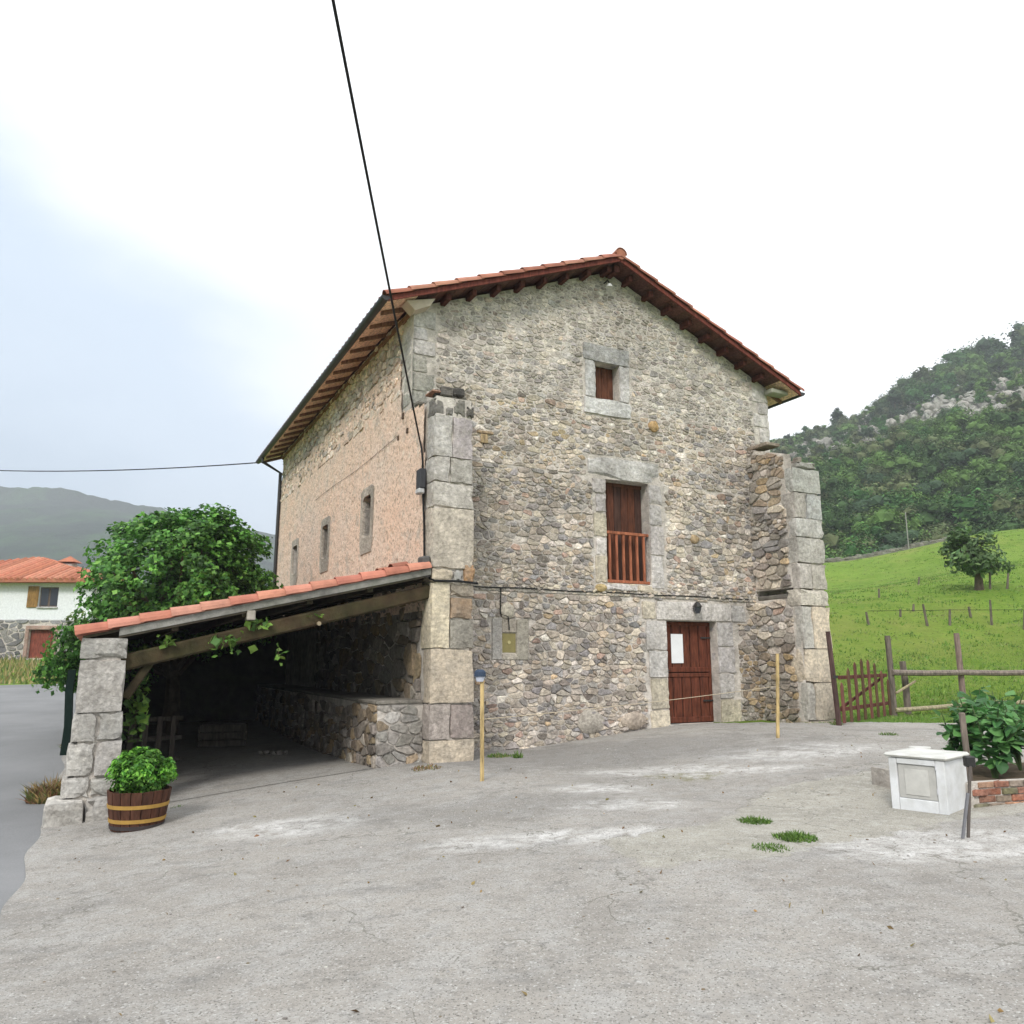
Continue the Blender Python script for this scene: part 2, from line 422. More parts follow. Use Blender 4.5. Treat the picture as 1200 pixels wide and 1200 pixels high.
# ------------------------------------------------------------------ terrain
def warped(lo, hi, n, c, k=3.2):
    return None
def axis(ranges):
    o = []
    for a, b, st in ranges:
        n = max(1, round((b - a) / st)); o += [a + (b - a) * i / n for i in range(n)]
    return o + [ranges[-1][1]]
def sheet(name, xs, ys, zf, mat, keep=None, **props):
    mb = MB(); nx = len(xs)
    vs = [(x, y, zf(x, y)) for y in ys for x in xs]
    fs = [(j * nx + i, j * nx + i + 1, (j + 1) * nx + i + 1, (j + 1) * nx + i) for j in range(len(ys) - 1) for i in range(nx - 1)
          if keep is None or keep((xs[i] + xs[i + 1]) / 2, (ys[j] + ys[j + 1]) / 2)]
    mb.add(vs, fs, (.1, .15, .04)); return mb.build(name, mat, None, smooth=True, center=False, **props)

def node_mat(name, build, rough=.95, spec=.1):
    m = bpy.data.materials.new(name); m.use_nodes = True; t = m.node_tree; b = t.nodes['Principled BSDF']
    b.inputs['Roughness'].default_value = rough; b.inputs['Specular IOR Level'].default_value = spec
    g = t.nodes.new('ShaderNodeNewGeometry'); P0 = g.outputs['Position']
    class H: pass
    h = H(); h.P = P0; h.t = t
    def nz(s, d=5, r=.6, vec=None, dist=0):
        n = t.nodes.new('ShaderNodeTexNoise'); n.inputs['Scale'].default_value = s; n.inputs['Detail'].default_value = d; n.inputs['Roughness'].default_value = r; n.inputs['Distortion'].default_value = dist
        t.links.new(vec or P0, n.inputs['Vector']); return n.outputs[0]
    def rng(x, a, b_, c=0, d=1):
        r = t.nodes.new('ShaderNodeMapRange'); r.inputs[1].default_value = a; r.inputs[2].default_value = b_; r.inputs[3].default_value = c; r.inputs[4].default_value = d; t.links.new(x, r.inputs[0]); return r.outputs[0]
    def mix(f, A, B):
        x = t.nodes.new('ShaderNodeMix'); x.data_type = 'RGBA'; t.links.new(f, x.inputs['Factor'])
        for k, v in (('A', A), ('B', B)):
            if isinstance(v, tuple): x.inputs[k].default_value = (*v, 1)
            else: t.links.new(v, x.inputs[k])
        return x.outputs['Result']
    def math_(op, a, b_=None):
        x = t.nodes.new('ShaderNodeMath'); x.operation = op
        for i, v in enumerate((a, b_)):
            if v is None: continue
            if isinstance(v, (int, float)): x.inputs[i].default_value = v
            else: t.links.new(v, x.inputs[i])
        return x.outputs[0]
    def mapping(scale, loc=(0, 0, 0), rot=0):
        q = t.nodes.new('ShaderNodeMapping'); q.inputs['Scale'].default_value = scale; q.inputs['Location'].default_value = loc; q.inputs['Rotation'].default_value = (0, 0, rot); t.links.new(P0, q.inputs[0]); return q.outputs[0]
    def bump(x, s, d):
        bp = t.nodes.new('ShaderNodeBump'); bp.inputs['Strength'].default_value = s; bp.inputs['Distance'].default_value = d
        t.links.new(x, bp.inputs['Height']); t.links.new(bp.outputs[0], b.inputs['Normal'])
    def blob(c, r, amp=.6, s=1.3):
        """soft irregular patch about a world point: 1 inside"""
        sb = t.nodes.new('ShaderNodeVectorMath'); sb.operation = 'SUBTRACT'; t.links.new(P0, sb.inputs[0]); sb.inputs[1].default_value = c
        ml = t.nodes.new('ShaderNodeVectorMath'); ml.operation = 'MULTIPLY'; t.links.new(sb.outputs[0], ml.inputs[0]); ml.inputs[1].default_value = (1 / r[0], 1 / r[1], 0)
        ln = t.nodes.new('ShaderNodeVectorMath'); ln.operation = 'LENGTH'; t.links.new(ml.outputs[0], ln.inputs[0])
        d = math_('ADD', ln.outputs['Value'], math_('MULTIPLY', math_('SUBTRACT', nz(s, 7, .7), .5), amp * 4))
        return rng(d, .7, 1.25, 1, 0)
    h.nz, h.rng, h.mix, h.math, h.mapping, h.bump, h.blob, h.b = nz, rng, mix, math_, mapping, bump, blob, b
    t.links.new(build(h), b.inputs['Base Color']); return m
def b_meadow(h):
    c = h.mix(h.rng(h.nz(.25), .35, .65), (.14, .235, .026), (.20, .305, .045))
    c = h.mix(h.rng(h.nz(1.5, 6), .52, .7), c, (.25, .31, .065))
    c = h.mix(h.rng(h.nz(.6, 7, .7), .6, .72, 0, .6), c, (.065, .13, .02))
    c = h.mix(h.rng(h.nz(6, 6, .75), .42, .62, 0, .6), c, (.07, .14, .018)); c = h.mix(h.rng(h.nz(.11, 5, .7), .5, .66, 0, .55), c, (.24, .26, .065))
    h.bump(h.nz(5, 7, .8), 1, .12); return c
M['meadow'] = node_mat('meadow_grass', b_meadow)
def b_yard(h):
    base = h.mix(h.rng(h.nz(.5, 6), .35, .65), (.375, .352, .318), (.29, .272, .247))
    base = h.mix(h.rng(h.nz(2.6, 8, .8), .45, .6, 0, .75), base, (.39, .38, .36)); base = h.mix(h.rng(h.nz(4.3, 8, .8), .54, .64, 0, .5), base, (.16, .155, .145))
    base = h.mix(h.rng(h.nz(38, 4, .6), .58, .66, 0, .5), base, (.15, .145, .13))
    wp = None
    for (x, y, rx, ry) in ((737, 944, .75, .35), (785, 905, 1.1, .5), (700, 925, .7, .35), (940, 882, 1.5, .7), (850, 905, 1.3, .35), (340, 970, .9, .5), (1000, 985, 2.2, .3), (640, 985, 1.2, .3), (1100, 1000, 1.2, .35)):
        p = ghit(x, y); bl = h.blob((p.x, p.y, 0), (rx, ry)); wp = bl if wp is None else h.math('MAXIMUM', wp, bl)
    wp = h.math('MULTIPLY', wp, h.rng(h.nz(3.4, 8, .8, dist=.6), .41, .60))
    base = h.mix(h.math('MULTIPLY', wp, .85), base, (.64, .63, .61))
    p = ghit(795, 912); base = h.mix(h.math('MULTIPLY', h.blob((p.x, p.y, 0), (.55, .35)), h.rng(h.nz(6, 6, .7), .42, .6, 0, .8)), base, (.20, .19, .10))
    # darker damp band close to the wall and mossy streaks
    base = h.mix(h.rng(h.nz(.9, 6, .7, h.mapping((1, 2.2, 1))), .54, .68, 0, .5), base, (.19, .185, .175))
    # cracks
    vr = h.t.nodes.new('ShaderNodeTexVoronoi'); vr.feature = 'DISTANCE_TO_EDGE'; vr.inputs['Scale'].default_value = .5
    ad = h.t.nodes.new('ShaderNodeVectorMath'); ad.operation = 'ADD'; h.t.links.new(h.P, ad.inputs[0])
    nn = h.t.nodes.new('ShaderNodeTexNoise'); nn.inputs['Scale'].default_value = 1.5; nn.inputs['Detail'].default_value = 6; h.t.links.new(h.P, nn.inputs['Vector'])
    scl = h.t.nodes.new('ShaderNodeVectorMath'); scl.operation = 'SCALE'; scl.inputs['Scale'].default_value = 1.3; h.t.links.new(nn.outputs['Color'], scl.inputs[0]); h.t.links.new(scl.outputs[0], ad.inputs[1])
    h.t.links.new(ad.outputs[0], vr.inputs['Vector'])
    cm = h.math('MULTIPLY', h.rng(vr.outputs['Distance'], .0, .007, .8, 0), h.rng(h.nz(.45, 3), .44, .55))
    at2 = h.t.nodes.new('ShaderNodeAttribute'); at2.attribute_name = 'Col'; sp2 = h.t.nodes.new('ShaderNodeSeparateColor'); h.t.links.new(at2.outputs['Color'], sp2.inputs[0])
    cmk = h.math('ADD', sp2.outputs[0], h.math('MULTIPLY', h.math('SUBTRACT', h.nz(2.2, 8, .7), .5), .55))
    crm = h.mix(h.rng(h.nz(1.2, 7, .7), .38, .62), (.40, .38, .33), (.31, .295, .255))
    crm = h.mix(h.rng(h.nz(5, 7, .75), .5, .66, 0, .7), crm, (.48, .47, .43)); crm = h.mix(h.rng(h.nz(30, 4), .6, .7, 0, .4), crm, (.2, .19, .16))
    base = h.mix(h.rng(cmk, .49, .53), base, crm)
    base = h.mix(h.math('MULTIPLY', h.rng(h.math('ABSOLUTE', h.math('SUBTRACT', cmk, .50)), .0, .014, 1, 0), h.rng(h.nz(1.1, 4), .45, .6)), base, (.16, .15, .12))
    base = h.mix(cm, base, (.13, .125, .10))
    p = ghit(700, 885); base = h.mix(h.math('MULTIPLY', h.blob((p.x, p.y, 0), (3.6, 1.5), .5), .45), base, (.17, .165, .16)); p = ghit(560, 950); base = h.mix(h.math('MULTIPLY', h.blob((p.x, p.y, 0), (1.8, .7), .6), .35), base, (.17, .165, .155))
    base = h.mix(h.rng(h.nz(70, 2, .5), .60, .66, 0, .8), base, (.10, .095, .085)); base = h.mix(h.rng(h.nz(55, 2, .5, h.mapping((1, 1, 1), (7, 3, 1))), .62, .67, 0, .7), base, (.55, .54, .52))
    base = h.mix(h.rng(h.nz(11, 8, .85), .53, .63, 0, .55), base, (.19, .18, .165))
    hh = h.math('ADD', h.nz(9, 7, .7), h.math('MULTIPLY', h.nz(60, 3, .6), .35))
    h.bump(hh, .7, .03); return base
def b_cream(h):
    c = h.mix(h.rng(h.nz(1.2, 7, .7), .38, .62), (.50, .47, .39), (.40, .375, .32))
    c = h.mix(h.rng(h.nz(5, 7, .7), .5, .68, 0, .6), c, (.56, .54, .48))
    c = h.mix(h.rng(h.nz(30, 4), .6, .7, 0, .4), c, (.22, .21, .18))
    h.bump(h.nz(12, 7, .7), .6, .03); return c
def b_gravel(h):
    c = h.mix(h.rng(h.nz(30, 5, .7), .35, .65), (.30, .29, .27), (.5, .49, .46))
    c = h.mix(h.rng(h.nz(2, 6, .7), .5, .65, 0, .6), c, (.25, .23, .19)); h.bump(h.nz(35, 6, .7), .9, .03); return c
def b_road(h):
    c = h.mix(h.rng(h.nz(.4, 6), .35, .65), (.19, .192, .195), (.24, .242, .245))
    c = h.mix(h.rng(h.nz(60, 3), .5, .62, 0, .35), c, (.3, .3, .3)); h.bump(h.nz(90, 4), .4, .01); return c
M['yard'] = node_mat('worn_concrete', b_yard); M['cream'] = node_mat('cream_concrete', b_cream); M['road'] = node_mat('asphalt', b_road); M['gravel'] = node_mat('gravel', b_gravel)

xs = axis([(-3600, -400, 400), (-400, -80, 20), (-80, -20, 2), (-20, 24, .5), (24, 90, 1.5), (90, 400, 20), (400, 3600, 400)])
ys = axis([(-3600, -300, 400), (-300, -20, 20), (-20, 4, 1), (4, 34, .5), (34, 130, 1.5), (130, 400, 20), (400, 3600, 400)])
sheet('meadow', xs, ys, lambda x, y: gz(x, y) - .02, 'meadow', kind='structure')

# concrete yard: bounded by the road on the left and the fence line on the right
def yard_in(x, y):
    s, v = loc_sv(x, y)
    wob = .25 * noise.noise(Vector((x * .7, y * .7, 5)))
    if s < -5.5: return False
    if v > 1.6 and s > 9.4: return y < 17.2 + wob and x < 9.6 + wob
    if v > 12: return False
    return x < 10.6 + wob and y < 17.4 + wob and y > -6
def seg_d(p, a, b):
    ax, ay = a; bx, by = b; t = max(0, min(1, ((p[0] - ax) * (bx - ax) + (p[1] - ay) * (by - ay)) / ((bx - ax) ** 2 + (by - ay) ** 2)))
    return math.hypot(p[0] - ax - t * (bx - ax), p[1] - ay - t * (by - ay))
def poly_sd(pts, x, y):
    c = False; d = 1e9
    for i in range(len(pts)):
        (x1, y1), (x2, y2) = pts[i], pts[(i + 1) % len(pts)]; d = min(d, seg_d((x, y), pts[i], pts[(i + 1) % len(pts)]))
        if (y1 > y) != (y2 > y) and x < (x2 - x1) * (y - y1) / (y2 - y1) + x1: c = not c
    return d if c else -d
cream_poly = [(p.x, p.y) for p in [ghit(*q) for q in ((700, 990), (820, 968), (868, 950), (905, 925), (960, 915), (1045, 900), (1130, 890), (1250, 890), (1260, 945), (1110, 968), (1010, 985), (900, 1010), (760, 1020))]]
grid_ = MB(); EDGE = -5.46
uu = axis([(0, 18.2, .2)]); vv_ = axis([(-20, 12.2, .2)])
nx = len(uu)
for v in vv_:
    for i, u in enumerate(uu):
        s_ = EDGE + u + ((.10 * noise.noise(Vector((v * .8, 0, 5)))) if i == 0 else 0)
        P = C0 + U * s_ + V * v
        grid_.v.append(Vector((P.x, P.y, gz(P.x, P.y) + .012))); m_c = poly_sd(cream_poly, P.x, P.y) if P.x > -1 and P.y < 14 else -9
        grid_.c.append((min(1, max(0, .5 + m_c * .7)), 0, 0))
for j in range(len(vv_) - 1):
    for i in range(nx - 1):
        P = grid_.v[j * nx + i]
        if i == 0 or yard_in(P.x, P.y): grid_.f.append((j * nx + i, j * nx + i + 1, (j + 1) * nx + i + 1, (j + 1) * nx + i))
used = sorted({i for f in grid_.f for i in f}); mp_ = {o: n for n, o in enumerate(used)}
grid_.v = [grid_.v[i] for i in used]; grid_.c = [grid_.c[i] for i in used]; grid_.f = [tuple(mp_[i] for i in f) for f in grid_.f]
grid_.build('yard_pavement', 'yard', None, smooth=True, center=False, kind='structure')
# road on the left, running alongside the house
rd = MB(); uu = axis([(0, 7.2, .4)]); vv_ = axis([(-20, 33, .4)]); nx = len(uu)
for v in vv_:
    for i, u in enumerate(uu):
        s_ = EDGE + .12 - u - (.15 * noise.noise(Vector((v * .7, 9, 5))) if i == nx - 1 else 0); P = C0 + U * s_ + V * v
        rd.v.append(Vector((P.x, P.y, gz(P.x, P.y) + .004))); rd.c.append((.2, .2, .2))
rd.f = [(j * nx + i, j * nx + i + 1, (j + 1) * nx + i + 1, (j + 1) * nx + i) for j in range(len(vv_) - 1) for i in range(nx - 1)]
rd.build('road', 'road', None, smooth=True, center=False, kind='structure')
# ---- wooded hill on the right
HT = [(-.6, .03), (-.2, .06), (.0, .11), (.15, .20), (.27, .262), (.32, .283), (.427, .315), (.533, .36), (.64, .402), (.85, .50), (1.2, .56), (2, .5)]
def hz(X, Y):
    a = X / max(Y, 1); e_ = lerp_tab(HT, a)
    t = (Y - 92) / 208
    top = e_ * 300 - 4
    if t <= 1: z = 7 + (top - 7) * max(0, t) ** .92
    else: z = top - (Y - 300) * .12
    if Y < 92: z = 7 - (92 - Y) * .8
    z += 3.0 * noise.noise(Vector((X * .02, Y * .02, 1))) * sm(92, 130, Y) + 1.5 * noise.noise(Vector((X * .08, Y * .08, 1)))
    return z * (1 - sm(280, 420, X)) if X > 280 else z
def b_hill(h):
    c = h.mix(h.rng(h.nz(.03, 6), .4, .6), (.08, .12, .04), (.15, .155, .07))
    c = h.mix(h.rng(h.nz(.12, 7, .7), .5, .66), c, (.13, .115, .06))
    c = h.mix(h.rng(h.nz(.35, 7, .75), .5, .62, 0, .8), c, (.035, .06, .02))
    h.bump(h.nz(.5, 7, .75), 1, 1.0); return c
M['hill'] = node_mat('hillside_scrub', b_hill)
sheet('wooded_hill', axis([(-120, 60, 12), (60, 240, 3), (240, 440, 12)]), axis([(86, 320, 3), (320, 560, 20)]), hz, 'hill', kind='structure')
# ---- misty mountain on the left
def mz(X, Y):
    a = X / Y; e_ = lerp_tab([(-1.6, .20), (-.9, .235), (-.64, .228), (-.55, .217), (-.46, .203), (-.40, .19), (-.3, .16), (0, .08), (.3, .03)], a)
    front = 470; t = (Y - front) / 520
    top = e_ * 990
    if t < 1: z = top * (max(0, t) ** .75) * (.93 + .0) 
    else: z = top * (1 - (t - 1) * .4)
    z += 14 * noise.noise(Vector((X * .006, Y * .006, 2))) * sm(0, .3, t) + 6 * noise.noise(Vector((X * .02, Y * .02, 4))) * sm(0, .2, t) + 2.5 * noise.noise(Vector((X * .09, Y * .09, 4)))
    return z - 2
def b_mount(h):
    c = h.mix(h.rng(h.nz(.009, 6, .65), .45, .58), (.004, .022, .014), (.035, .095, .028))
    c = h.mix(h.rng(h.nz(.05, 6, .7), .42, .62, 0, .7), c, (.012, .03, .016))
    h.bump(h.nz(.05, 7, .75), 1, 12); return c
M['mount'] = node_mat('far_forest', b_mount)
sheet('misty_mountain', axis([(-1500, -950, 50), (-950, -120, 6), (-120, 300, 40)]), axis([(464, 1020, 6), (1020, 1400, 40)]), mz, 'mount', kind='structure')

# =================================================================== STONE HOUSE
house = empty('stone_house', C0, YAW, label='tall rubble stone farmhouse with red tiled gable roof and peach plastered long side', category='house')
WV = 1.4                                   # the gable wall stands this far behind the fronts of the two stub walls
FW = Plane((0, WV, 0), (1, 0, 0), (0, -1, 0))
EL, ER, AP = 8.62, 8.47, 10.52; SA = 4.75; SW = 9.52
kL = (AP - EL) / SA; kR = (AP - ER) / (SW - SA)
gable = [(-kL, 1, EL), (kR, 1, AP + kR * SA)]
# openings (s0, z0, s1, z1)
DOOR = (6.06, .29, 7.50, 2.53); BALC = (4.54, 3.29, 5.70, 5.57); WIN = (4.34, 7.40, 4.98, 8.26)
BOX = (1.98, 1.76, 2.44, 2.24)
mb = MB(); holed(mb, FW, (0, -.8, SW, AP), [DOOR, BALC, WIN, (2.03, 1.8, 2.33, 2.18)], lines=gable, depth=.3, amp=.02)
fw = mb.build('front_wall', 'mortar', house, smooth=False)
ex = [(5.36, 2.50, 8.42, 2.97), (5.5, .2, 6.1, 2.55), (7.45, .2, 8.12, 2.55), (4.06, 5.55, 6.02, 6.10), (4.2, 3.2, 4.6, 5.6), (5.65, 3.2, 6.12, 5.6), DOOR, BALC, (4.02, 7.0, 5.28, 8.68),
      (1.80, 1.66, 2.62, 2.48)]
def ssize(u, w): return .15 if w < 3 else (.13 if w < 5.5 else (.12 if w < 7.5 else .115))
cells = []
for z0, z1, h in ((-.3, 3.0, .13), (3.0, 5.6, .105), (5.6, 7.4, .095), (7.4, AP, .09)):
    u0 = 0
    rr = ex + ([(0, 6.45, .52, 8.7)] if z0 > 5 else []) + ([(SW - .5, 6.95, SW, 8.6)] if z0 > 5 else [])
    cells += rubble((0, z0, SW, z1), rr, lambda u, w: h, gable)
vis = [c for c in cells if not (max(p[0] for p in c[1]) < 1.15 and max(p[1] for p in c[1]) < 6.3) and min(p[0] for p in c[1]) < 8.85 or min(p[1] for p in c[1]) > 6.9]
def wpal(u, w):
    k = noise.noise(Vector((u * .55, w * .55, 8)))
    if w > 7.2: return [(tuple(x * .6 + y * .4 for x, y in zip(c, (.57, .53, .49))), q) for c, q in STONE]
    if k > .1 and w > 2.8: return STONE + [((.50, .43, .33), 5), ((.50, .39, .25), .8)]
    if u > 7.9 and w < 2: return WARM
    return STONE
lay(fw, FW, vis, wpal, 300, lambda u, w: .009 if w < 3.1 else (.010 if w < 6 else .012), lambda u, w: .030 if w < 3.1 else (.024 if w < 5.6 else (.018 if w < 7.2 else .013)))

GREY = [(.56, .53, .51), (.59, .555, .53), (.53, .50, .48)]; TAN = [(.56, .49, .38), (.53, .47, .37), (.58, .50, .39)]
def block(parent, s0, v0, z0, s1, v1, z1, col, name='stone_block', mat='ashlar', ch=.012, jit=.006):
    mb = MB(); col = shade(col, .92, 1.08, .012)
    if name not in ('quoin_block', 'pillar_block', 'jamb_stone', 'door_lintel', 'lintel_end_block', 'window_lintel', 'window_sill'): return mb.box((s0, v0, z0), (s1, v1, z1), col, ch, jit).build(name, mat, parent)
    # worn dressed stone: chipped arrises and an uneven face
    bm = bmesh.new(); bmesh.ops.create_cube(bm, size=1); bmesh.ops.subdivide_edges(bm, edges=bm.edges[:], cuts=3, use_grid_fill=True)
    cs = Vector(((s0 + s1) / 2, (v0 + v1) / 2, (z0 + z1) / 2)); sz = Vector((s1 - s0, v1 - v0, z1 - z0)); am = .006 + .22 * jit + .35 * ch; sd = R.uniform(0, 99)
    for q in bm.verts:
        e_ = sum(abs(abs(c) - .5) < 1e-4 for c in q.co); p = Vector((q.co.x * sz.x, q.co.y * sz.y, q.co.z * sz.z)); n_ = noise.noise_vector(p * 3.5 + Vector((sd, 0, 0)))
        inn = Vector((math.copysign(1, q.co.x) if abs(q.co.x) > .49 else 0, math.copysign(1, q.co.y) if abs(q.co.y) > .49 else 0, math.copysign(1, q.co.z) if abs(q.co.z) > .49 else 0))
        chip = (ch * .55 + (R.random() < .25) * ch * 1.4) if e_ >= 2 else 0
        q.co = cs + p + n_ * am - inn * chip
    bm.verts.ensure_lookup_table(); mb.add([q.co.copy() for q in bm.verts], [tuple(q.index for q in f.verts) for f in bm.faces], col); bm.free()
    return mb.build(name, mat, parent)
# ---- door
door = MB().box((6.02, WV + .27, .27), (7.54, WV + .33, 2.55), (.05, .022, .014)).build('door', 'wood', house)
DC = (.115, .034, .018)
nb = 5
for k in range(nb):
    a = 6.13 + k * (1.28 / nb); block(door, a + .012, WV + .235, 1.50, a + 1.28 / nb - .012, WV + .265, 2.45, DC, 'door_board', 'wood', .008, 0)
    block(door, a + .014, WV + .235, .42, a + 1.28 / nb - .014, WV + .265, 1.30, DC, 'door_panel', 'wood', .010, 0)
for z0, z1 in ((.305, .43), (1.29, 1.38), (1.40, 1.51), (2.44, 2.52)): block(door, 6.07, WV + .215, z0, 7.49, WV + .262, z1, DC, 'door_rail', 'wood', .01, 0)
for a in (6.065, 7.405): block(door, a, WV + .218, .305, a + .085, WV + .262, 2.52, DC, 'door_stile', 'wood', .01, 0)
MB().tube([(6.16, WV + .235, 1.45), (6.16, WV + .17, 1.45), (6.26, WV + .17, 1.44)], .012).build('door_handle', 'metal', door)
MB().box((6.12, WV + .20, 1.40), (6.19, WV + .214, 1.52), (.03, .03, .03)).build('lock_plate', 'metal', door)
for z_ in (.75, 2.15): MB().box((7.2, WV + .20, z_), (7.48, WV + .214, z_ + .035), (.03, .03, .03)).build('strap_hinge', 'metal', door)
MB().box((6.35, WV + .208, 1.60), (6.68, WV + .214, 2.24), (.85, .86, .88), 0, .004).build('notice_sheet', 'paper', door)
block(house, 5.80, WV - .045, 2.53, 7.95, WV + .3, 2.96, GREY[1], 'door_lintel', ch=.03)
block(house, 5.42, WV - .04, 2.54, 5.79, WV + .2, 2.93, TAN[1], 'lintel_end_block'); block(house, 7.96, WV - .04, 2.54, 8.38, WV + .2, 2.92, GREY[0], 'lintel_end_block')
for z0, z1, l, c in ((.16, .62, .50, TAN[0]), (.64, 1.28, .47, TAN[1]), (1.30, 1.86, .50, GREY[1]), (1.88, 2.515, .56, GREY[0])):
    block(house, 6.06 - l, WV - .04, z0, 6.058, WV + .27, z1, c, 'jamb_stone')
for z0, z1, l, c in ((.16, .80, .60, TAN[0]), (.82, 1.36, .42, GREY[1]), (1.38, 1.96, .50, GREY[0]), (1.98, 2.515, .46, GREY[2])):
    block(house, 7.502, WV - .04, z0, 7.5 + l, WV + .27, z1, c, 'jamb_stone')
block(house, 6.0, WV - .10, .14, 7.55, WV + .3, .29, (.3, .29, .27), 'door_step')
# ---- balcony window
bw = MB().box((4.50, WV + .29, 3.27), (5.74, WV + .34, 5.6), (.03, .014, .01)).build('balcony_window', 'wood', house)
for k in range(6):
    a = 4.56 + k * .188; block(bw, a + .005, WV + .262, 3.30, a + .183, WV + .288, 5.52, [(.075, .028, .016), (.095, .034, .018), (.06, .03, .022)][k % 3], 'shutter_board', 'wood', .006, 0)
block(bw, 4.54, WV + .25, 5.49, 5.70, WV + .288, 5.568, (.12, .05, .03), 'shutter_rail', 'wood', .006, 0)
RC = (.30, .105, .055)
for z in (3.335, 4.40): block(bw, 4.545, WV + .03, z - .035, 5.695, WV + .095, z + .03, RC, 'railing_bar', 'wood', .008, 0)
for k in range(6):
    a = 4.66 + k * .182; block(bw, a - .026, WV + .04, 3.366, a + .026, WV + .088, 4.364, RC, 'baluster', 'wood', .006, 0)
block(house, 4.08, WV - .045, 5.57, 6.0, WV + .29, 6.07, (.50, .485, .465), 'window_lintel', ch=.03)
for sd_, seq in ((-1, ((3.29, 3.86, .30), (3.88, 4.26, .27), (4.28, 4.80, .33), (4.82, 5.22, .27), (5.24, 5.555, .36))), (1, ((3.22, 3.95, .34), (3.97, 4.62, .38), (4.64, 5.10, .33), (5.12, 5.555, .36)))):
    for i, (z0, z1, l) in enumerate(seq):
        c = TAN[1] if (sd_ < 0 and i in (0, 2)) else GREY[i % 3]
        if sd_ < 0: block(house, 4.54 - l, WV - .035, z0, 4.538, WV + .28, z1, c, 'jamb_stone')
        else: block(house, 5.702, WV - .035, z0, 5.70 + l, WV + .28, z1, c, 'jamb_stone')
block(house, 4.5, WV - .05, 3.13, 5.3, WV + .28, 3.27, GREY[2], 'window_sill')
block(house, 5.32, WV - .05, 3.11, 5.72, WV + .28, 3.27, TAN[2], 'window_sill')
# ---- small gable window
sw_ = MB().box((4.30, WV + .26, 7.36), (5.02, WV + .3, 8.3), (.04, .018, .012)).build('gable_window', 'wood', house)
for k in range(4):
    a = 4.355 + k * .155; block(sw_, a + .004, WV + .235, 7.42, a + .151, WV + .258, 8.24, (.105, .04, .022), 'shutter_board', 'wood', .005, 0)
block(house, 4.02, WV - .045, 8.262, 5.26, WV + .26, 8.66, (.34, .335, .33), 'window_lintel')
block(house, 4.06, WV - .04, 7.402, 4.338, WV + .26, 8.258, (.55, .535, .52), 'jamb_stone'); block(house, 4.982, WV - .04, 7.402, 5.25, WV + .26, 8.258, (.55, .535, .52), 'jamb_stone')
block(house, 4.02, WV - .05, 7.02, 5.28, WV + .26, 7.398, (.54, .53, .525), 'window_sill')
# ---- wall niche with olive meter box
for a in ((1.80, 1.66, 2.02, 2.46, (.42, .40, .37)), (2.34, 1.66, 2.61, 2.46, (.40, .37, .30)), (2.022, 2.19, 2.338, 2.46, (.42, .38, .31)), (2.022, 1.66, 2.338, 1.79, (.44, .40, .33))):
    block(house, a[0], WV - .03, a[1], a[2], WV + .1, a[3], a[4], 'niche_frame', ch=.012, jit=.004)
nb_ = block(house, 2.025, WV + .0, 1.795, 2.335, WV + .08, 2.185, (.22, .19, .08), 'niche_door', 'plain', .008, 0)
MB().tube([(2.18, WV - .012, 2.0), (2.18, WV + .0, 2.0)], .035, (.45, .4, .2), 10).build('niche_knob', 'plain', nb_)
# round pale stone and a few bigger odd stones
def oval_stone(s, z, rs, rz_, col, d=.07):
    mbx = MB(); n = 9
    poly = [(s + rs * math.cos(2 * math.pi * k / n) * R.uniform(.85, 1.1), z + rz_ * math.sin(2 * math.pi * k / n) * R.uniform(.85, 1.1)) for k in range(n)]
    stone_mesh(mbx, FW, poly, 0, d, col); mbx.build('boulder', 'stone', house, smooth=True)
oval_stone(2.12, 2.62, .17, .17, (.58, .53, .43), .05); oval_stone(5.9, 6.95, .15, .14, (.52, .33, .14), .05); oval_stone(6.95, 4.4, .14, .11, (.5, .36, .2), .06)
oval_stone(4.35, 3.17, .14, .09, (.48, .36, .16), .07); oval_stone(4.05, .42, .33, .26, (.46, .42, .36), .045); oval_stone(5.1, .42, .36, .20, (.50, .42, .34), .045)
# ---- putlog hole with pale timber stub
MB().box((1.52, WV - .05, 6.0), (1.68, WV + .1, 6.18), (.35, .26, .15), .01, .01).build('timber_stub', 'wood', house)
MB().box((1.44, WV - .045, 6.19), (1.80, WV + .05, 6.25), (.30, .22, .14), .01, .01).build('timber_stub', 'wood', house)

# ---- corner quoins of the upper wall
for s0, s1, zz in ((0, .5, 6.6), (SW - .48, SW, 7.0)):
    z = zz; k = 0
    while z < (EL if s0 < 1 else ER) - .1:
        h = R.uniform(.26, .42); l = .5 if k % 2 else .34; z1 = min(z + h, (EL if s0 < 1 else ER) - .02)
        if s0 < 1: block(house, -.012, WV - .03, z, l, WV + (.34 if k % 2 else .5), z1 - .012, GREY[k % 3] if z > 7.4 else (.36, .35, .31), 'quoin_block')
        else: block(house, SW - l, WV - .03, z, SW + .012, WV + .5, z1 - .012, GREY[k % 3], 'quoin_block')
        z = z1; k += 1

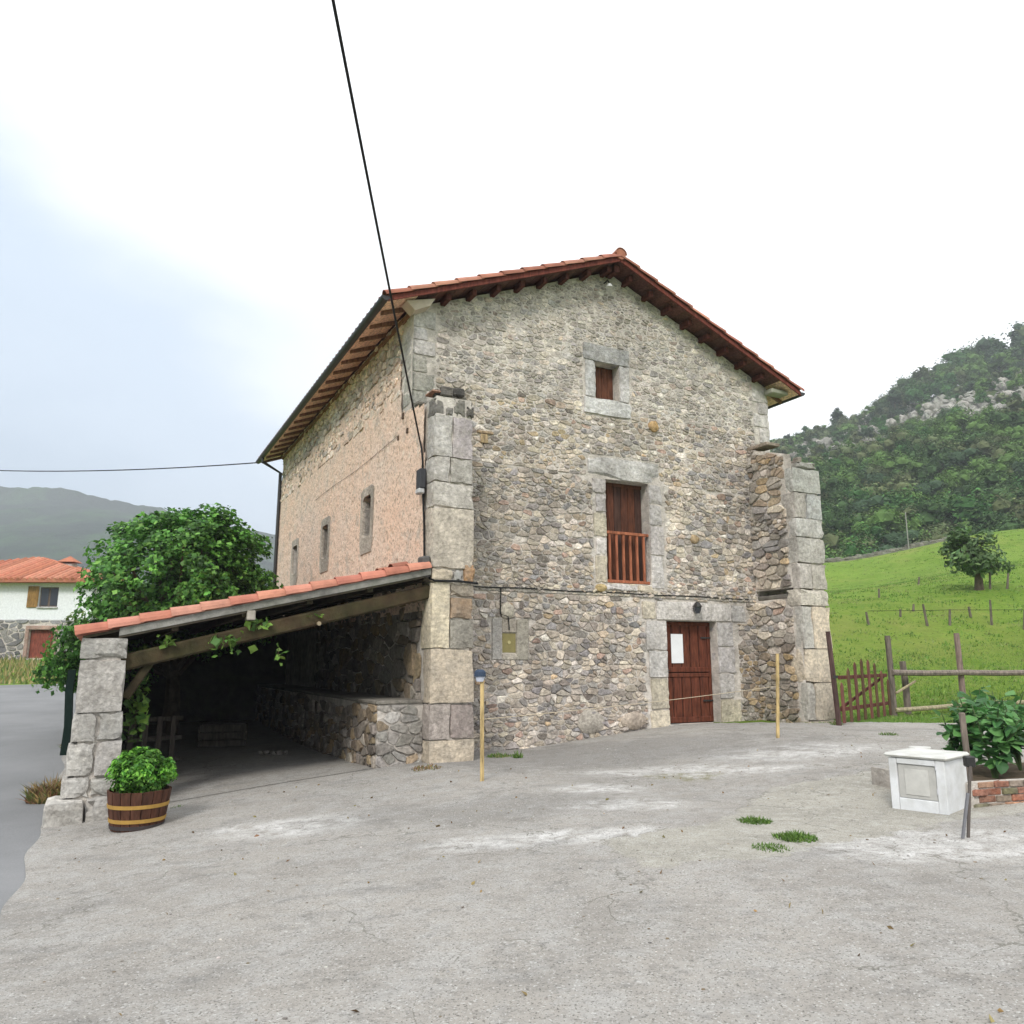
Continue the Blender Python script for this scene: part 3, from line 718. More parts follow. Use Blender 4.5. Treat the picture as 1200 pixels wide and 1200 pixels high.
# ---- left stub wall (ends in big quoins towards the viewer)
ls = MB().box((.03, .06, -.6), (.72, WV + .02, 6.35), (.28, .25, .2)).build('left_stub_wall', 'mortar', house)
courses = [(-.25, .34), (.34, .93), (.93, 1.84), (1.84, 2.98), (2.98, 3.22), (3.22, 4.30), (4.30, 4.76), (4.76, 5.22), (5.22, 6.0), (6.0, 6.32)]
cc = [(.56, .48, .37), (.40, .35, .31), (.58, .50, .38), (.60, .52, .39), (.55, .47, .36), (.53, .475, .39), (.51, .475, .43), (.49, .465, .43), (.47, .445, .415), (.31, .305, .295)]
for i, (z0, z1) in enumerate(courses):
    w = .82 - .02 * i / 2; dep = .52 if i % 2 else .36
    split = {1: .45, 3: .42, 4: .5, 7: .4, 8: .46}.get(i)
    z0 += .004; z1 -= .004
    if i == 9:
        for a_, b_, zt_ in ((-.01, .2, .02), (.21, .36, .12), (.37, .6, .0), (.61, .78, .1)): block(ls, a_, R.uniform(0, .05), z0, b_, .4, z1 - zt_ + R.uniform(-.03, .05), R.choice([(.10, .095, .085), (.2, .19, .17), (.15, .14, .13)]), 'quoin_block', ch=.03, jit=.025)
        continue
    if split:
        block(ls, -.015, 0, z0, split * w - .006, dep, z1, cc[i], 'quoin_block', ch=.014, jit=.010)
        if i == 3:
            block(ls, split * w + .006, .01, z0, w, .4, z0 + .5, (.28, .26, .22), 'quoin_block', ch=.014, jit=.010)
            block(ls, split * w + .006, -.005, z0 + .51, w - .03, .4, z0 + .88, (.36, .25, .17), 'quoin_block', ch=.014, jit=.010)
            block(ls, split * w + .006, .005, z0 + .89, w, .4, z1, (.33, .28, .22), 'quoin_block', ch=.02, jit=.01)
        elif i == 4:
            block(ls, split * w + .006, .0, z0, w - .2, .4, z1, (.42, .41, .39), 'quoin_block', ch=.02, jit=.01); block(ls, w - .19, -.01, z0, w + .03, .4, z1 + .1, (.42, .24, .11), 'quoin_block', ch=.03, jit=.01)
        else: block(ls, split * w + .006, .012, z0, w, .4, z1, shade(cc[i], .75, .95), 'quoin_block', ch=.014, jit=.010)
    else: block(ls, -.015, 0, z0, w, dep, z1, cc[i], 'quoin_block', ch=.015, jit=.011)
for k in range(46):                                           # broken, blackened top
    s, v = R.uniform(-.02, .68), R.uniform(.0, 1.25); z = 6.28 + .06 * v + R.uniform(0, .16); w_ = R.uniform(.08, .24)
    block(ls, s, v, z, s + w_, v + R.uniform(.1, .25), z + R.uniform(.06, .17), R.choice([(.07, .065, .06), (.13, .12, .10), (.24, .22, .18), (.05, .05, .045)]), 'broken_stone', ch=.02, jit=.02)
for k in range(5): block(ls, -.06 + k * .04, .05 + k * .09, 6.42 + .035 * k, .28 + k * .03, .4 + k * .09, 6.45 + .035 * k, (.40, .22, .15), 'thin_brick', 'stone', ch=.006, jit=.006)
LS = Plane((0.0, 0, 0), (0, 1, 0), (-1, 0, 0))

# ---- right stub wall: rubble inner face, quoins in front
SR = 8.75
rs_ = MB().box((SR + .42, .05, -.6), (9.52, WV + .02, 5.9), (.28, .25, .2)).build('right_stub_wall', 'mortar', house)
IN = Plane((SR, 0, 0), (0, 1, 0), (-1, 0, 0))
topl = [(-.33, 1, 6.30)]
mb = MB(); holed(mb, IN, (.05, -.6, WV + .02, 6.8), [(.22, 3.04, 1.38, 3.27)], lines=topl, depth=.35, amp=.02); mb.build('rubble_core', 'mortar', rs_)
MB().box((SR + .05, .1, 3.045), (SR + .26, 1.40, 3.15), (.17, .155, .14), .02, .012).build('embedded_timber', 'beam', rs_)
cells = rubble((.26, -.1, WV, 6.8), [(.16, 3.02, 1.42, 3.29)], lambda u, w: .15, topl)
lay(rs_, IN, cells, lambda u, w: WARM if (w > 5.2 or w < 2.2) else STONE, 300, .011, .055)
cr_ = [.02, .37, 1.18, 1.91, 2.85, 3.23, 3.81, 4.40, 4.84, 5.44, 6.02]
cq = [(.55, .48, .38), (.57, .50, .40), (.53, .45, .35), (.54, .46, .36), (.50, .46, .40), (.50, .46, .40), (.48, .46, .42), (.47, .46, .43), (.46, .455, .44), (.50, .49, .46)]
for i in range(10):
    z0, z1 = cr_[i] + .004, cr_[i + 1] - .004
    if i == 0: z0 = -.25
    d = .24 if i % 2 else .42
    s1 = 9.60 + (.02 if i < 4 else 0)
    if i in (1, 3, 5, 8):
        m_ = SR + (.30, .22, .38)[i % 3]; block(rs_, SR - .015, 0, z0, m_ - .006, d, z1, shade((.42, .395, .36), .9, 1.08, .01), 'quoin_block', ch=.014, jit=.010); block(rs_, m_ + .006, .005, z0, s1, .6, z1, cq[i], 'quoin_block', ch=.014, jit=.010)
    else: block(rs_, SR - .02, 0, z0, s1, d, z1, cq[i], 'quoin_block', ch=.015, jit=.011)
block(rs_, SR + .22, 0, 6.02, 9.55, .4, 6.20, (.40, .39, .36), 'quoin_block', ch=.05, jit=.03)
for k in range(26):
    s, v = R.uniform(SR + .0, 9.4), R.uniform(.3, 1.35); z = 5.9 + .33 * v + R.uniform(0, .3)
    block(rs_, s, v, z - .1, s + R.uniform(.1, .25), v + R.uniform(.1, .25), z + R.uniform(.05, .14), R.choice([(.20, .17, .14), (.3, .26, .2), (.13, .115, .10)]), 'broken_stone', ch=.02, jit=.02)
block(rs_, SR - .02, .72, 6.72, SR + .4, WV + .0, 6.80, (.30, .24, .18), 'flat_stone', ch=.01, jit=.01)
# ---- long left side: stone backing, plaster skin with ragged top, slit windows
DEP = 14.2
W1 = (3.62, 4.30, 4.22, 5.22); W2 = (7.32, 4.27, 7.93, 5.14); W3 = (11.0, 4.22, 11.62, 5.08)
sb = MB(); holed(sb, Plane((.0, 0, 0), (0, 1, 0), (-1, 0, 0)), (WV - .1, -.8, DEP, EL + .02), [W1, W2, W3], amp=.02, depth=.3, step=.2)
lw = sb.build('left_wall', 'mortar', house)
PL = Plane((-.035, 0, 0), (0, 1, 0), (-1, 0, 0))
strip = rubble((WV + .5, 6.9, DEP, EL), [], lambda u, w: .12, [])
lay(lw, LS, strip, [((.74, .62, .51), 4), ((.80, .64, .51), 3), ((.60, .53, .46), 2), ((.72, .55, .42), 1.2)], 150, .012, .045)
# plaster skin
def ptop(v): return 7.75 + .5 * noise.noise(Vector((v * .9, 0, 3))) + .05 * noise.noise(Vector((v * 5, 0, 3)))
vs_ = []; mb = MB(); us = axis([(0.0, DEP + .0, .1)]); nn = 34
def vleft(z): return lerp_tab([(2.6, .36), (3.8, .36), (4.7, .5), (5.2, .44), (6.3, .5), (6.5, WV + .35), (7.2, WV + .5), (9, WV + .5)], z) + .09 * noise.noise(Vector((z * 3, 7, 0)))
zs = axis([(2.5, 7.7, .06)])
idx = {}
def pv(u, z):
    k = (round(u, 4), round(z, 4))
    if k not in idx: idx[k] = len(mb.v); mb.v.append(PL.p(u, z, .012 * noise.noise(Vector((u * 6, z * 6, 1))) + .006 * noise.noise(Vector((u * 17, z * 17, 1))))); mb.c.append((.6, .45, .33))
    return idx[k]
hl = [W1, W2, W3]
us = sorted(set(us + [h[0] for h in hl] + [h[2] for h in hl])); zs = sorted(set(zs + [h[1] for h in hl] + [h[3] for h in hl]))
for a, b in zip(us, us[1:]):
    for c, d in zip(zs, zs[1:]):
        u = (a + b) / 2; z = (c + d) / 2
        if z > ptop(u) or u < vleft(z): continue
        if any(h[0] < u < h[2] and h[1] < z < h[3] for h in hl): continue
        mb.f.append((pv(a, c), pv(a, d), pv(b, d), pv(b, c)))
mb.build('plaster_skin', 'plaster', lw)
for i, h in enumerate(hl):
    # grey cement surround with a rough outline, dark pane behind
    m_ = MB(); cx, cz = (h[0] + h[2]) / 2, (h[1] + h[3]) / 2
    n = 28; o = []; q = []
    for k in range(n):
        a = 2 * math.pi * k / n; dx, dz = math.cos(a), math.sin(a); t = min((h[2] - h[0]) / 2 / max(abs(dx), 1e-6), (h[3] - h[1]) / 2 / max(abs(dz), 1e-6))
        q.append((cx + dx * t, cz + dz * t)); g = 1.0 + .1 * noise.noise(Vector((k * .9, i * 7, 0)))
        hx, hz_ = (h[2] - h[0]) / 2 + .17 * g, (h[3] - h[1]) / 2 + (.2 if dz > 0 else .36) * g
        t2 = min(hx / max(abs(dx), 1e-6), hz_ / max(abs(dz), 1e-6)); o.append((cx + dx * t2, cz + dz * t2))
    vs_ = [PL.p(a, b, .022) for a, b in q] + [PL.p(a, b, .018) for a, b in o] + [PL.p(a, b, -.01) for a, b in o] + [PL.p(a, b, -.25) for a, b in q]
    fs = []
    for k in range(n):
        j = (k + 1) % n; fs += [(k, j, n + j, n + k), (n + k, n + j, 2 * n + j, 2 * n + k), (k, j, 3 * n + j, 3 * n + k)]
    m_.add(vs_, fs, (.43, .375, .315)); fr_ = m_.build('slit_window', 'ashlar', house)
    MB().box((.12, h[1] - .02, 0), (.16, h[3], 0)) if False else None
    g_ = MB().box((.19, h[0] - .02, h[1] - .02), (.22, h[2] + .02, h[3] + .02), (.1, .09, .085)).build('pane', 'glass', fr_)
    MB().box((.16, h[0], cz - .02), (.19, h[2], cz + .02), (.12, .1, .09)).box((.16, cx - .02, h[1]), (.188, cx + .02, h[3]), (.12, .1, .09)).build('glazing_bar', 'plain', fr_)
# facade below the lean-to roof: warm rubble, its colours scaled down to paint in the shed's shade
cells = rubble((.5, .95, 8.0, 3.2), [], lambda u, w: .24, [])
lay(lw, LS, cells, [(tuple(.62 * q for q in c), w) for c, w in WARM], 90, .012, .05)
# putlog holes / dark marks as small recessed sockets with a timber end
for v, z, d_ in ((1.62, 6.35, .10), (1.35, 5.98, .08), (1.9, 5.98, .07)):
    MB().box((-.06, v, z), (.05, v + d_, z + d_ * 1.3), (.09, .06, .04), .008, .006).build('timber_stub', 'wood', lw)
# hidden closing walls so the house is a solid building
MB().box((.05, DEP - .3, -.8), (SW - .05, DEP, ER - .05), (.3, .28, .24)).box((SW - .3, WV + .3, -.8), (SW - .004, DEP - .31, ER - .05), (.3, .28, .24)).build('rear_walls', 'mortar', house)

# ---- roof
RV0, RV1 = WV - .5, DEP + .8
def roofz(s): return (AP + .10) - (kL * (SA - s) if s < SA else kR * (s - SA))
OL, OR = -.66, SW + .66
roof = MB()
for a, b in ((OL, SA), (SA, OR)):
    za, zb = roofz(a), roofz(b)
    roof.add([(a, RV0 + .02, za), (b, RV0 + .02, zb), (b, RV1, zb), (a, RV1, za), (a, RV0 + .02, za + .05), (b, RV0 + .02, zb + .05), (b, RV1, zb + .05), (a, RV1, za + .05)],
             [(0, 1, 2, 3), (4, 5, 6, 7), (0, 1, 5, 4), (1, 2, 6, 5), (2, 3, 7, 6), (3, 0, 4, 7)], (.13, .05, .035))
roof = roof.build('roof', 'wood', house)
# soffit boards under verge and eaves (running along the ridge direction)
for side, a, b in ((-1, OL + .01, SA), (1, SA, OR - .01)):
    L = abs(b - a); n = 26
    for k in range(n):
        s0 = a + (b - a) * k / n + .004; s1 = a + (b - a) * (k + 1) / n - .004
        z0, z1 = roofz(s0) - .003, roofz(s1) - .003
        edge = (side < 0 and s1 < .05) or (side > 0 and s0 > SW - .05)
        v1 = RV1 - .02 if edge else WV + .12
        c = (.80, .56, .41) if edge else shade((.11, .052, .038), .8, 1.2)
        MB().add([(s0, RV0 + .03, z0), (s1, RV0 + .03, z1), (s1, v1, z1), (s0, v1, z0), (s0, RV0 + .03, z0 - .025), (s1, RV0 + .03, z1 - .025), (s1, v1, z1 - .025), (s0, v1, z0 - .025)],
             [(0, 1, 2, 3), (4, 5, 6, 7), (0, 1, 5, 4), (1, 2, 6, 5), (2, 3, 7, 6), (3, 0, 4, 7)], shade(c, .88, 1.1)).build('soffit_board', 'wood', house)
# purlin ends under the verge
for k in range(8):
    for s in (SA - .18 - k * .56, SA + .42 + k * .56):
        z = roofz(s) - .03; sl__ = kL if s < SA else -kR
        MB().box((s - .055, RV0 + .16, z - .17), (s + .055, WV + .2, z - .03), (.085, .028, .02), .012, .004).build('purlin_end', 'wood', house)
MB().box((SA - .07, RV0 + .12, AP - .16), (SA + .07, WV + .2, AP + .0), (.085, .028, .02), .012, .004).build('purlin_end', 'wood', house)
# barge boards along the verge
for a, b in ((OL, SA - .0), (SA + .0, OR)):
    za, zb = roofz(a), roofz(b)
    MB().add([(a, RV0 - .012, za - .06), (b, RV0 - .012, zb - .06), (b, RV0 - .012, zb + .05), (a, RV0 - .012, za + .05), (a, RV0 + .018, za - .06), (b, RV0 + .018, zb - .06), (b, RV0 + .018, zb + .05), (a, RV0 + .018, za + .05)],
             [(0, 1, 2, 3), (4, 5, 6, 7), (0, 1, 5, 4), (1, 2, 6, 5), (2, 3, 7, 6), (3, 0, 4, 7)], (.15, .04, .028)).build('barge_board', 'wood', house)
# rafters under the left eave
n = 19
for k in range(n):
    v = WV + .12 + k * (RV1 - WV - .35) / (n - 1)
    for s0, s1 in ((OL + .05, .1), (SW - .1, OR - .05)):
        z0, z1 = roofz(s0) - .03, roofz(s1) - .03
        m_ = MB(); m_.add([(s0, v - .035, z0), (s1, v - .035, z1), (s1, v + .035, z1), (s0, v + .035, z0), (s0, v - .035, z0 - .07), (s1, v - .035, z1 - .09), (s1, v + .035, z1 - .09), (s0, v + .035, z0 - .07)],
             [(0, 1, 2, 3), (4, 5, 6, 7), (0, 1, 5, 4), (1, 2, 6, 5), (2, 3, 7, 6), (3, 0, 4, 7)], (.20, .11, .07)).build('rafter', 'wood', house)
# wall plate and the pale end brackets under both front corners
MB().box((-.06, WV + .02, EL - .18), (.1, DEP, EL - .07), (.22, .12, .07), .01).build('wall_plate', 'wood', house)
MB().add([(OL + .42, WV - .34, EL - .05), (.36, WV - .34, EL + .12), (.36, WV - .02, EL + .12), (OL + .42, WV - .02, EL - .05), (-.05, WV - .30, EL - .20), (.26, WV - .34, EL - .05), (.26, WV - .02, EL - .05), (-.05, WV - .02, EL - .22)],
         [(0, 1, 2, 3), (4, 5, 6, 7), (0, 1, 5, 4), (1, 2, 6, 5), (2, 3, 7, 6), (3, 0, 4, 7)], (.52, .45, .36)).build('eave_bracket', 'plain', house)
MB().box((SW - .12, WV - .32, ER - .22), (SW + .42, WV - .02, ER - .10), (.30, .30, .24), .02, .01).build('eave_bracket', 'plain', house)
# gutters and downspout
for s in (OL - .055, OR + .055):
    m_ = MB(); n = 8; z = roofz(OL if s < 0 else OR) + .03
    for a, vv in ((0, RV0 - .02), (1, RV1)):
        for k in range(n + 1):
            t = math.pi + math.pi * k / n; m_.v.append(Vector((s + .085 * math.cos(t), vv, z + .09 * math.sin(t)))); m_.c.append((.02, .02, .02))
    for k in range(n): m_.f.append((k, k + 1, n + 2 + k, n + 1 + k))
    m_.f.append(tuple(range(n + 1))); m_.build('gutter', 'metal', house)
zt = roofz(OL) - .06
MB().tube([(OL - .05, DEP - .1, zt), (OL - .05, DEP - .1, zt - .12), (-.1, DEP - .1, zt - .45), (-.1, DEP - .1, -.4)], .055, (.02, .02, .02), 8).build('downspout', 'metal', house)
# roof tiles
TC = [(.36, .14, .095), (.41, .175, .12), (.31, .12, .085), (.45, .21, .145)]
def half_tile(mb, p, q, r0, r1, col, n=7, up=Vector((0, 0, 1)), th=.014):
    p = Vector(p); q = Vector(q); d = (q - p).normalized(); x = d.cross(up).normalized(); y = x.cross(d)
    vs = []
    for P, r in ((p, r0), (q, r1)):
        for rr in (r, r - th):
            for k in range(n + 1):
                t = math.pi * k / n; vs.append(P + x * math.cos(t) * rr + y * math.sin(t) * rr)
    m = n + 1; fs = []
    for k in range(n):
        fs += [(k, k + 1, 2 * m + k + 1, 2 * m + k), (m + k, 3 * m + k, 3 * m + k + 1, m + k + 1), (k, m + k, m + k + 1, k + 1), (2 * m + k, 2 * m + k + 1, 3 * m + k + 1, 3 * m + k)]
    fs += [(0, 2 * m, 3 * m, m), (n, m + n, 3 * m + n, 2 * m + n)]
    mb.add(vs, fs, col)
rest = MB()
rows = int((RV1 - RV0) / .27)
for side, e0 in ((-1, OL - .06), (1, OR + .06)):
    nt_ = 11; 
    for r in range(rows):
        v = RV0 + .05 + r * .27
        for k in range(nt_):
            a = e0 + (SA - e0) * k / nt_; b = e0 + (SA - e0) * (k + 1.13) / nt_; b = min(b, SA) if side < 0 else max(b, SA)
            m_ = MB() if r == 0 else rest
            c = shade(R.choice(TC), .85, 1.15)
            if r == 0: half_tile(m_, (a, v, roofz(a) + .065), (b, v, roofz(b) + .045), .125, .105, c)
            else:
                p, q = Vector((a, v, roofz(a) + .06)), Vector((b, v, roofz(b) + .045))
                half_tile(m_, p, q, .11, .09, c, 4)
            if r == 0: m_.build('roof_tile', 'tile', roof)
rest.build('roof_tile_field', 'tile', roof, kind='stuff')
vv = RV0 - .07; k = 0
while vv < RV1:
    m_ = MB(); half_tile(m_, (SA, vv, AP + .20), (SA, vv + .5, AP + .17), .155, .13, shade(R.choice(TC[:3]), .85, 1.05)); m_.build('ridge_tile', 'tile', roof); vv += .43; k += 1
# mortar plug in the first ridge tile
MB().tube([(SA, RV0 - .045, AP + .20), (SA, RV0 + .0, AP + .2)], .13, (.40, .16, .10), 12).build('ridge_plug', 'tile', roof)
# ledge course below the string line on the front wall
MB().box((0.8, WV - .018, 3.0), (SR - .02, WV + .03, 3.10), (.33, .31, .27), .01, .004).build('mortar_band', 'ashlar', house)
MB().box((0.3, WV - .03, -.4), (6.0, WV + .02, -.34)) if False else None

# =================================================================== LEAN-TO SHED
shed = empty('lean_to_shed', C0, YAW, label='low open lean-to with red tiled sloping roof, dark inside, against the plastered side', category='shed')
SL0, SL1 = -5.30, -.04                     # roof from outer eave to the wall
ZL0, ZL1 = 1.98, 3.22
def lz(s): return ZL0 + (ZL1 - ZL0) * (s - SL0) / (SL1 - SL0)
LD = 12.0
def slab(mb, s0, s1, v0, v1, dz0, dz1, col):
    mb.add([(s0, v0, lz(s0) + dz0), (s1, v0, lz(s1) + dz0), (s1, v1, lz(s1) + dz0), (s0, v1, lz(s0) + dz0), (s0, v0, lz(s0) + dz1), (s1, v0, lz(s1) + dz1), (s1, v1, lz(s1) + dz1), (s0, v1, lz(s0) + dz1)],
             [(0, 1, 2, 3), (4, 5, 6, 7), (0, 1, 5, 4), (1, 2, 6, 5), (2, 3, 7, 6), (3, 0, 4, 7)], col); return mb
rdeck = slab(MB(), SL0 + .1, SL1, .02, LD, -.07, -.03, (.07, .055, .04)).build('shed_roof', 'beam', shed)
slab(MB(), SL0 + .55, SL1, -.02, .014, -.13, -.02, (.25, .24, .22)).build('fascia_board', 'beam', shed)
slab(MB(), SL0 + .55, SL1 - .1, .0, .3, -.16, -.135, (.10, .08, .06)).build('batten', 'beam', shed)
nt_ = 13
for k in range(nt_):
    a = SL0 + (SL1 - SL0) * k / nt_; b = SL0 + (SL1 - SL0) * (k + 1.12) / nt_; b = min(b, SL1)
    m_ = MB(); w_ = R.uniform(-.008, .008)
    half_tile(m_, (a, .06 + w_, lz(a) + .005), (b, .06 + w_ * .5, lz(b) - .012), .135, .118, shade(R.choice([(.50, .20, .135), (.55, .245, .17), (.44, .17, .115), (.52, .25, .18)]), .9, 1.1), 8)
    m_.build('roof_tile', 'tile', rdeck)
rest = MB()
for r in range(1, int(LD / .27)):
    for k in range(nt_):
        a = SL0 + (SL1 - SL0) * k / nt_; b = min(SL1, SL0 + (SL1 - SL0) * (k + 1.12) / nt_)
        half_tile(rest, (a, .06 + r * .27, lz(a) + .0), (b, .06 + r * .27, lz(b) - .015), .12, .10, shade(R.choice(TC), .85, 1.15), 4)
rest.build('roof_tile_field', 'tile', rdeck, kind='stuff')
for k in range(4):                         # crooked tiles where roof meets wall
    m_ = MB(); half_tile(m_, (-.35, 1.2 + k * .8, lz(-.3) + .12), (-.03, 1.25 + k * .8, lz(-.05) + .15), .12, .1, shade(TC[1])); m_.build('roof_tile', 'tile', rdeck)
MB().box((-.16, .02, 3.05), (-.02, .34, 3.42), (.10, .095, .09), .03, .02).build('flashing', 'plain', shed)
# beam, rafters
def zb(s): return 1.58 + (2.80 - 1.58) * (s + 4.75) / 4.7
for v, c in ((.22, (.055, .036, .02)), (3.2, (.05, .04, .03)), (6.2, (.05, .04, .03))):
    MB().bar((-4.85, v, zb(-4.85)), (.05, v, zb(.05)), .22, .24, c, ch=.03).build('beam', 'beam', shed)
for k in range(6):
    s = -5.0 + k * .98; MB().bar((s, .06, lz(s) - .16), (s, LD - .1, lz(s) - .16), .1, .12, (.06, .045, .03), ch=.01).build('rafter', 'beam', shed)
MB().box((-3.02, -.03, lz(-3) - .28), (-2.90, .2, lz(-3) - .13), (.40, .36, .31), .01, .004).build('rafter_end', 'beam', shed)
MB().tube([(-1.9, .05, zb(-1.9) - .10), (-1.9, .1, zb(-1.9) - .10)], .035, (.30, .24, .16), 7).build('beam_knot', 'plain', shed)
# stone pillar with stepped base
pil = MB().box((-5.14, .06, -.7), (-4.70, .5, 1.85), (.28, .27, .25)).build('pillar', 'mortar', shed)
PC = [(.44, .42, .39), (.48, .46, .425), (.40, .385, .36)]
def pb(s0, z0, s1, z1, i, v0=0, v1=.55, ch=.018): block(pil, s0, v0, z0 - .004, s1, v1, z1 + .004, PC[i], 'pillar_block', ch=ch, jit=.014)
pb(-5.22, 1.66, -4.62, 1.95, 0); pb(-5.215, .93, -4.625, 1.645, 1)
pb(-5.23, .53, -4.93, .92, 0); pb(-4.92, .55, -4.60, .92, 2); pb(-5.25, .08, -4.92, .52, 1); pb(-4.91, .08, -4.58, .54, 1)
pb(-5.28, -.20, -4.95, .07, 2); pb(-4.94, -.18, -4.58, .07, 0)
pb(-5.46, -.62, -4.98, -.21, 1, -.22, .6, .05); pb(-4.97, -.62, -4.50, -.20, 0, -.20, .6, .05)
# outer side: low wall, then dark green netting, back wall, ledge by the house
MB().box((-5.15, .56, -.8), (-4.85, LD, .15), (.24, .22, .2), .03, .02).build('side_wall', 'mortar', shed)
MB().box((-5.14, 1.25, .15), (-5.10, LD, 1.92), (.008, .028, .018)).build('side_boarding', 'plain', shed)
MB().box((-5.1, LD - .2, -.9), (-.02, LD, 3.0), (.04, .035, .03)).build('back_wall', 'beam', shed)  # near-black colour paints in the gloom at the shed's far end
MB().tube([(-5.02, 1.15, -.5), (-5.0, 1.15, 1.75)], .07, (.06, .05, .035)).build('post', 'beam', shed)
# timber bracket at pillar
MB().bar((-4.6, .25, 1.1), (-4.3, .25, 1.62), .12, .12, (.05, .035, .02), up=(0, 1, 0), ch=.02).build('bracket', 'beam', shed)
# slab floor
sheet_f = MB(); us = axis([(-4.7, -.0, .3)]); vs2 = axis([(.35, LD, .35)])
o = [[None] * len(us) for _ in vs2]
for j, v in enumerate(vs2):
    for i, u in enumerate(us):
        P = C0 + U * u + V * v; sheet_f.v.append(Vector((u, v, gz(P.x, P.y) + .020))); sheet_f.c.append((.3, .29, .27))
for j in range(len(vs2) - 1):
    for i in range(len(us) - 1): a = j * len(us) + i; sheet_f.f.append((a, a + 1, a + 1 + len(us), a + len(us)))
sheet_f.build('floor', 'yard', shed, smooth=True)
# stone ledge along the house wall, interior shade painted into its stone colours
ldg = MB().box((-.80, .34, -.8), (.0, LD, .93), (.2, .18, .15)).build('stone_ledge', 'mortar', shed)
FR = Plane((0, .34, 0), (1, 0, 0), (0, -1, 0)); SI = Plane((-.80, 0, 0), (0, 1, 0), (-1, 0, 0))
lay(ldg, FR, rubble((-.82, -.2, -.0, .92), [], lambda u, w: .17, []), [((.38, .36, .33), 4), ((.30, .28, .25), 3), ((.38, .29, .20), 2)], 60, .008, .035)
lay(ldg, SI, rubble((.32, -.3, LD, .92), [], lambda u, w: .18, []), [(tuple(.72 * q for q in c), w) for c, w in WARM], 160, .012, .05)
MB().box((-.84, .30, .93), (.0, LD, .985), (.19, .175, .15), .012, .006).build('ledge_top', 'ashlar', ldg)
#PART3
# =================================================================== SMALL THINGS ROUND THE HOUSE
def top(o, label, cat, group=None):
    o['label'] = label; o['category'] = cat
    if group: o['group'] = group
    return o
def hp(x, y, v): # point of pixel on the vertical plane v (house frame), world coords
    r = ray(x, y); P = C0 + V * v; k = P.dot(V) / r.dot(V) if True else 0
    k = (P.dot(V) - Vector((0, 0, EYE)).dot(V)) / r.dot(V)
    return Vector((0, 0, EYE)) + r * k
# overhead cables
A = Hh(-.06, .62, 5.62)
B = at(433, 207, 8.0); d = (B - A); E_ = A + d * 2.6
def sag(p, q, s, n=24): return [p.lerp(q, t / n) - Vector((0, 0, s * 4 * (t / n) * (1 - t / n))) for t in range(n + 1)]
top(MB().tube(sag(A, E_, .12), .016, (.01, .01, .01), 6).build('power_cable', 'black', None), 'thick black overhead cable dropping steeply to the house corner', 'cable')
P1 = Hh(-.6, DEP + .7, 8.45); P2 = at(0, 543, 34); P2 = P1 + (P2 - P1) * 1.6
top(MB().tube(sag(P1, P2, .35), .022, (.05, .055, .06), 5).build('telephone_wire', 'black', None), 'thin dark wire stretched level across the misty sky to the rear eave', 'wire')
top(MB().tube([Hh(-.06, .62, 5.62), Hh(-.07, .5, 5.45), Hh(-.06, .46, 5.2), Hh(-.06, .44, 4.9)], .018, (.01, .01, .01), 6).tube([Hh(-.055, .42, 4.6), Hh(-.05, .34, 4.0), Hh(-.05, .3, 3.45), Hh(-.04, .1, 3.05), Hh(.02, -.03, 2.99), Hh(.5, -.03, 3.0), Hh(.84, -.02, 2.98)], .02, (.01, .01, .01), 6).build('service_cable', 'black', None),
    'black service cable clipped down the corner quoins below the small meter box', 'cable')
bx_ = empty('meter_box', Hh(-.1, .42, 4.62), YAW); top(bx_, 'small dark electric box on the corner above the lean-to roof', 'electric box')
MB().box((-.05, -.1, .06), (.06, .12, .42), (.05, .05, .055), .01).build('box_body', 'plain', bx_); MB().box((-.07, -.09, -.04), (.05, .1, .06), (.45, .45, .45), .02).build('grey_cap', 'plain', bx_)
pts = [Hh(.84, WV - .03, 3.05)] + [Hh(s, WV - .03, 3.075 - .0 * s + .01 * math.sin(s * 3)) for s in axis([(1.2, 8.5, .4)])]
top(MB().tube(pts, .011, (.02, .02, .02), 5).tube([Hh(1.98, WV - .03, 3.07), Hh(1.97, WV - .04, 2.55), Hh(2.14, WV - .05, 2.5), Hh(2.16, WV - .05, 2.24)], .012, (.02, .02, .02), 5).build('wall_cable', 'black', None), 'thin dark cable running level along the stone front wall above the door', 'cable')
top(MB().tube([Hh(-.05, v, 6.05 - .002 * v + .03 * math.sin(v)) for v in axis([(1.9, 9, .6)])], .005, (.12, .09, .07), 4).build('thin_facade_wire', 'black', None), 'hair thin wire across the upper peach plaster of the side wall', 'wire')
lm = empty('wall_lamp', Hh(6.84, WV - .02, 2.72), YAW); top(lm, 'small dark lantern fixed to the lintel over the front door', 'lamp')
MB().box((-.03, -.06, .0), (.03, .0, .08), (.02, .02, .02), .008).build('bracket', 'metal', lm)
MB().tube([(0, -.13, -.03), (0, -.13, .06), (0, -.13, .12), (0, -.13, .16)], [.05, .085, .09, .02], (.30, .30, .30), 8).build('lamp_glass', 'glass', lm)
MB().tube([(0, -.13, .12), (0, -.13, .2), (0, -.13, .24)], [.11, .06, .01], (.02, .02, .02), 8).build('lamp_cap', 'metal', lm)
gl = empty('gable_lamp', Hh(4.62, WV - .03, 10.0), YAW); top(gl, 'tiny wall lamp with curved arm high under the roof peak', 'lamp')
MB().tube([(0, 0, .2), (0, -.14, .22), (.02, -.18, .12)], .018).build('arm', 'metal', gl); MB().tube([(.02, -.18, .12), (.02, -.18, .03)], [.03, .09], (.6, .6, .58), 10).build('lamp_shade', 'plain', gl)

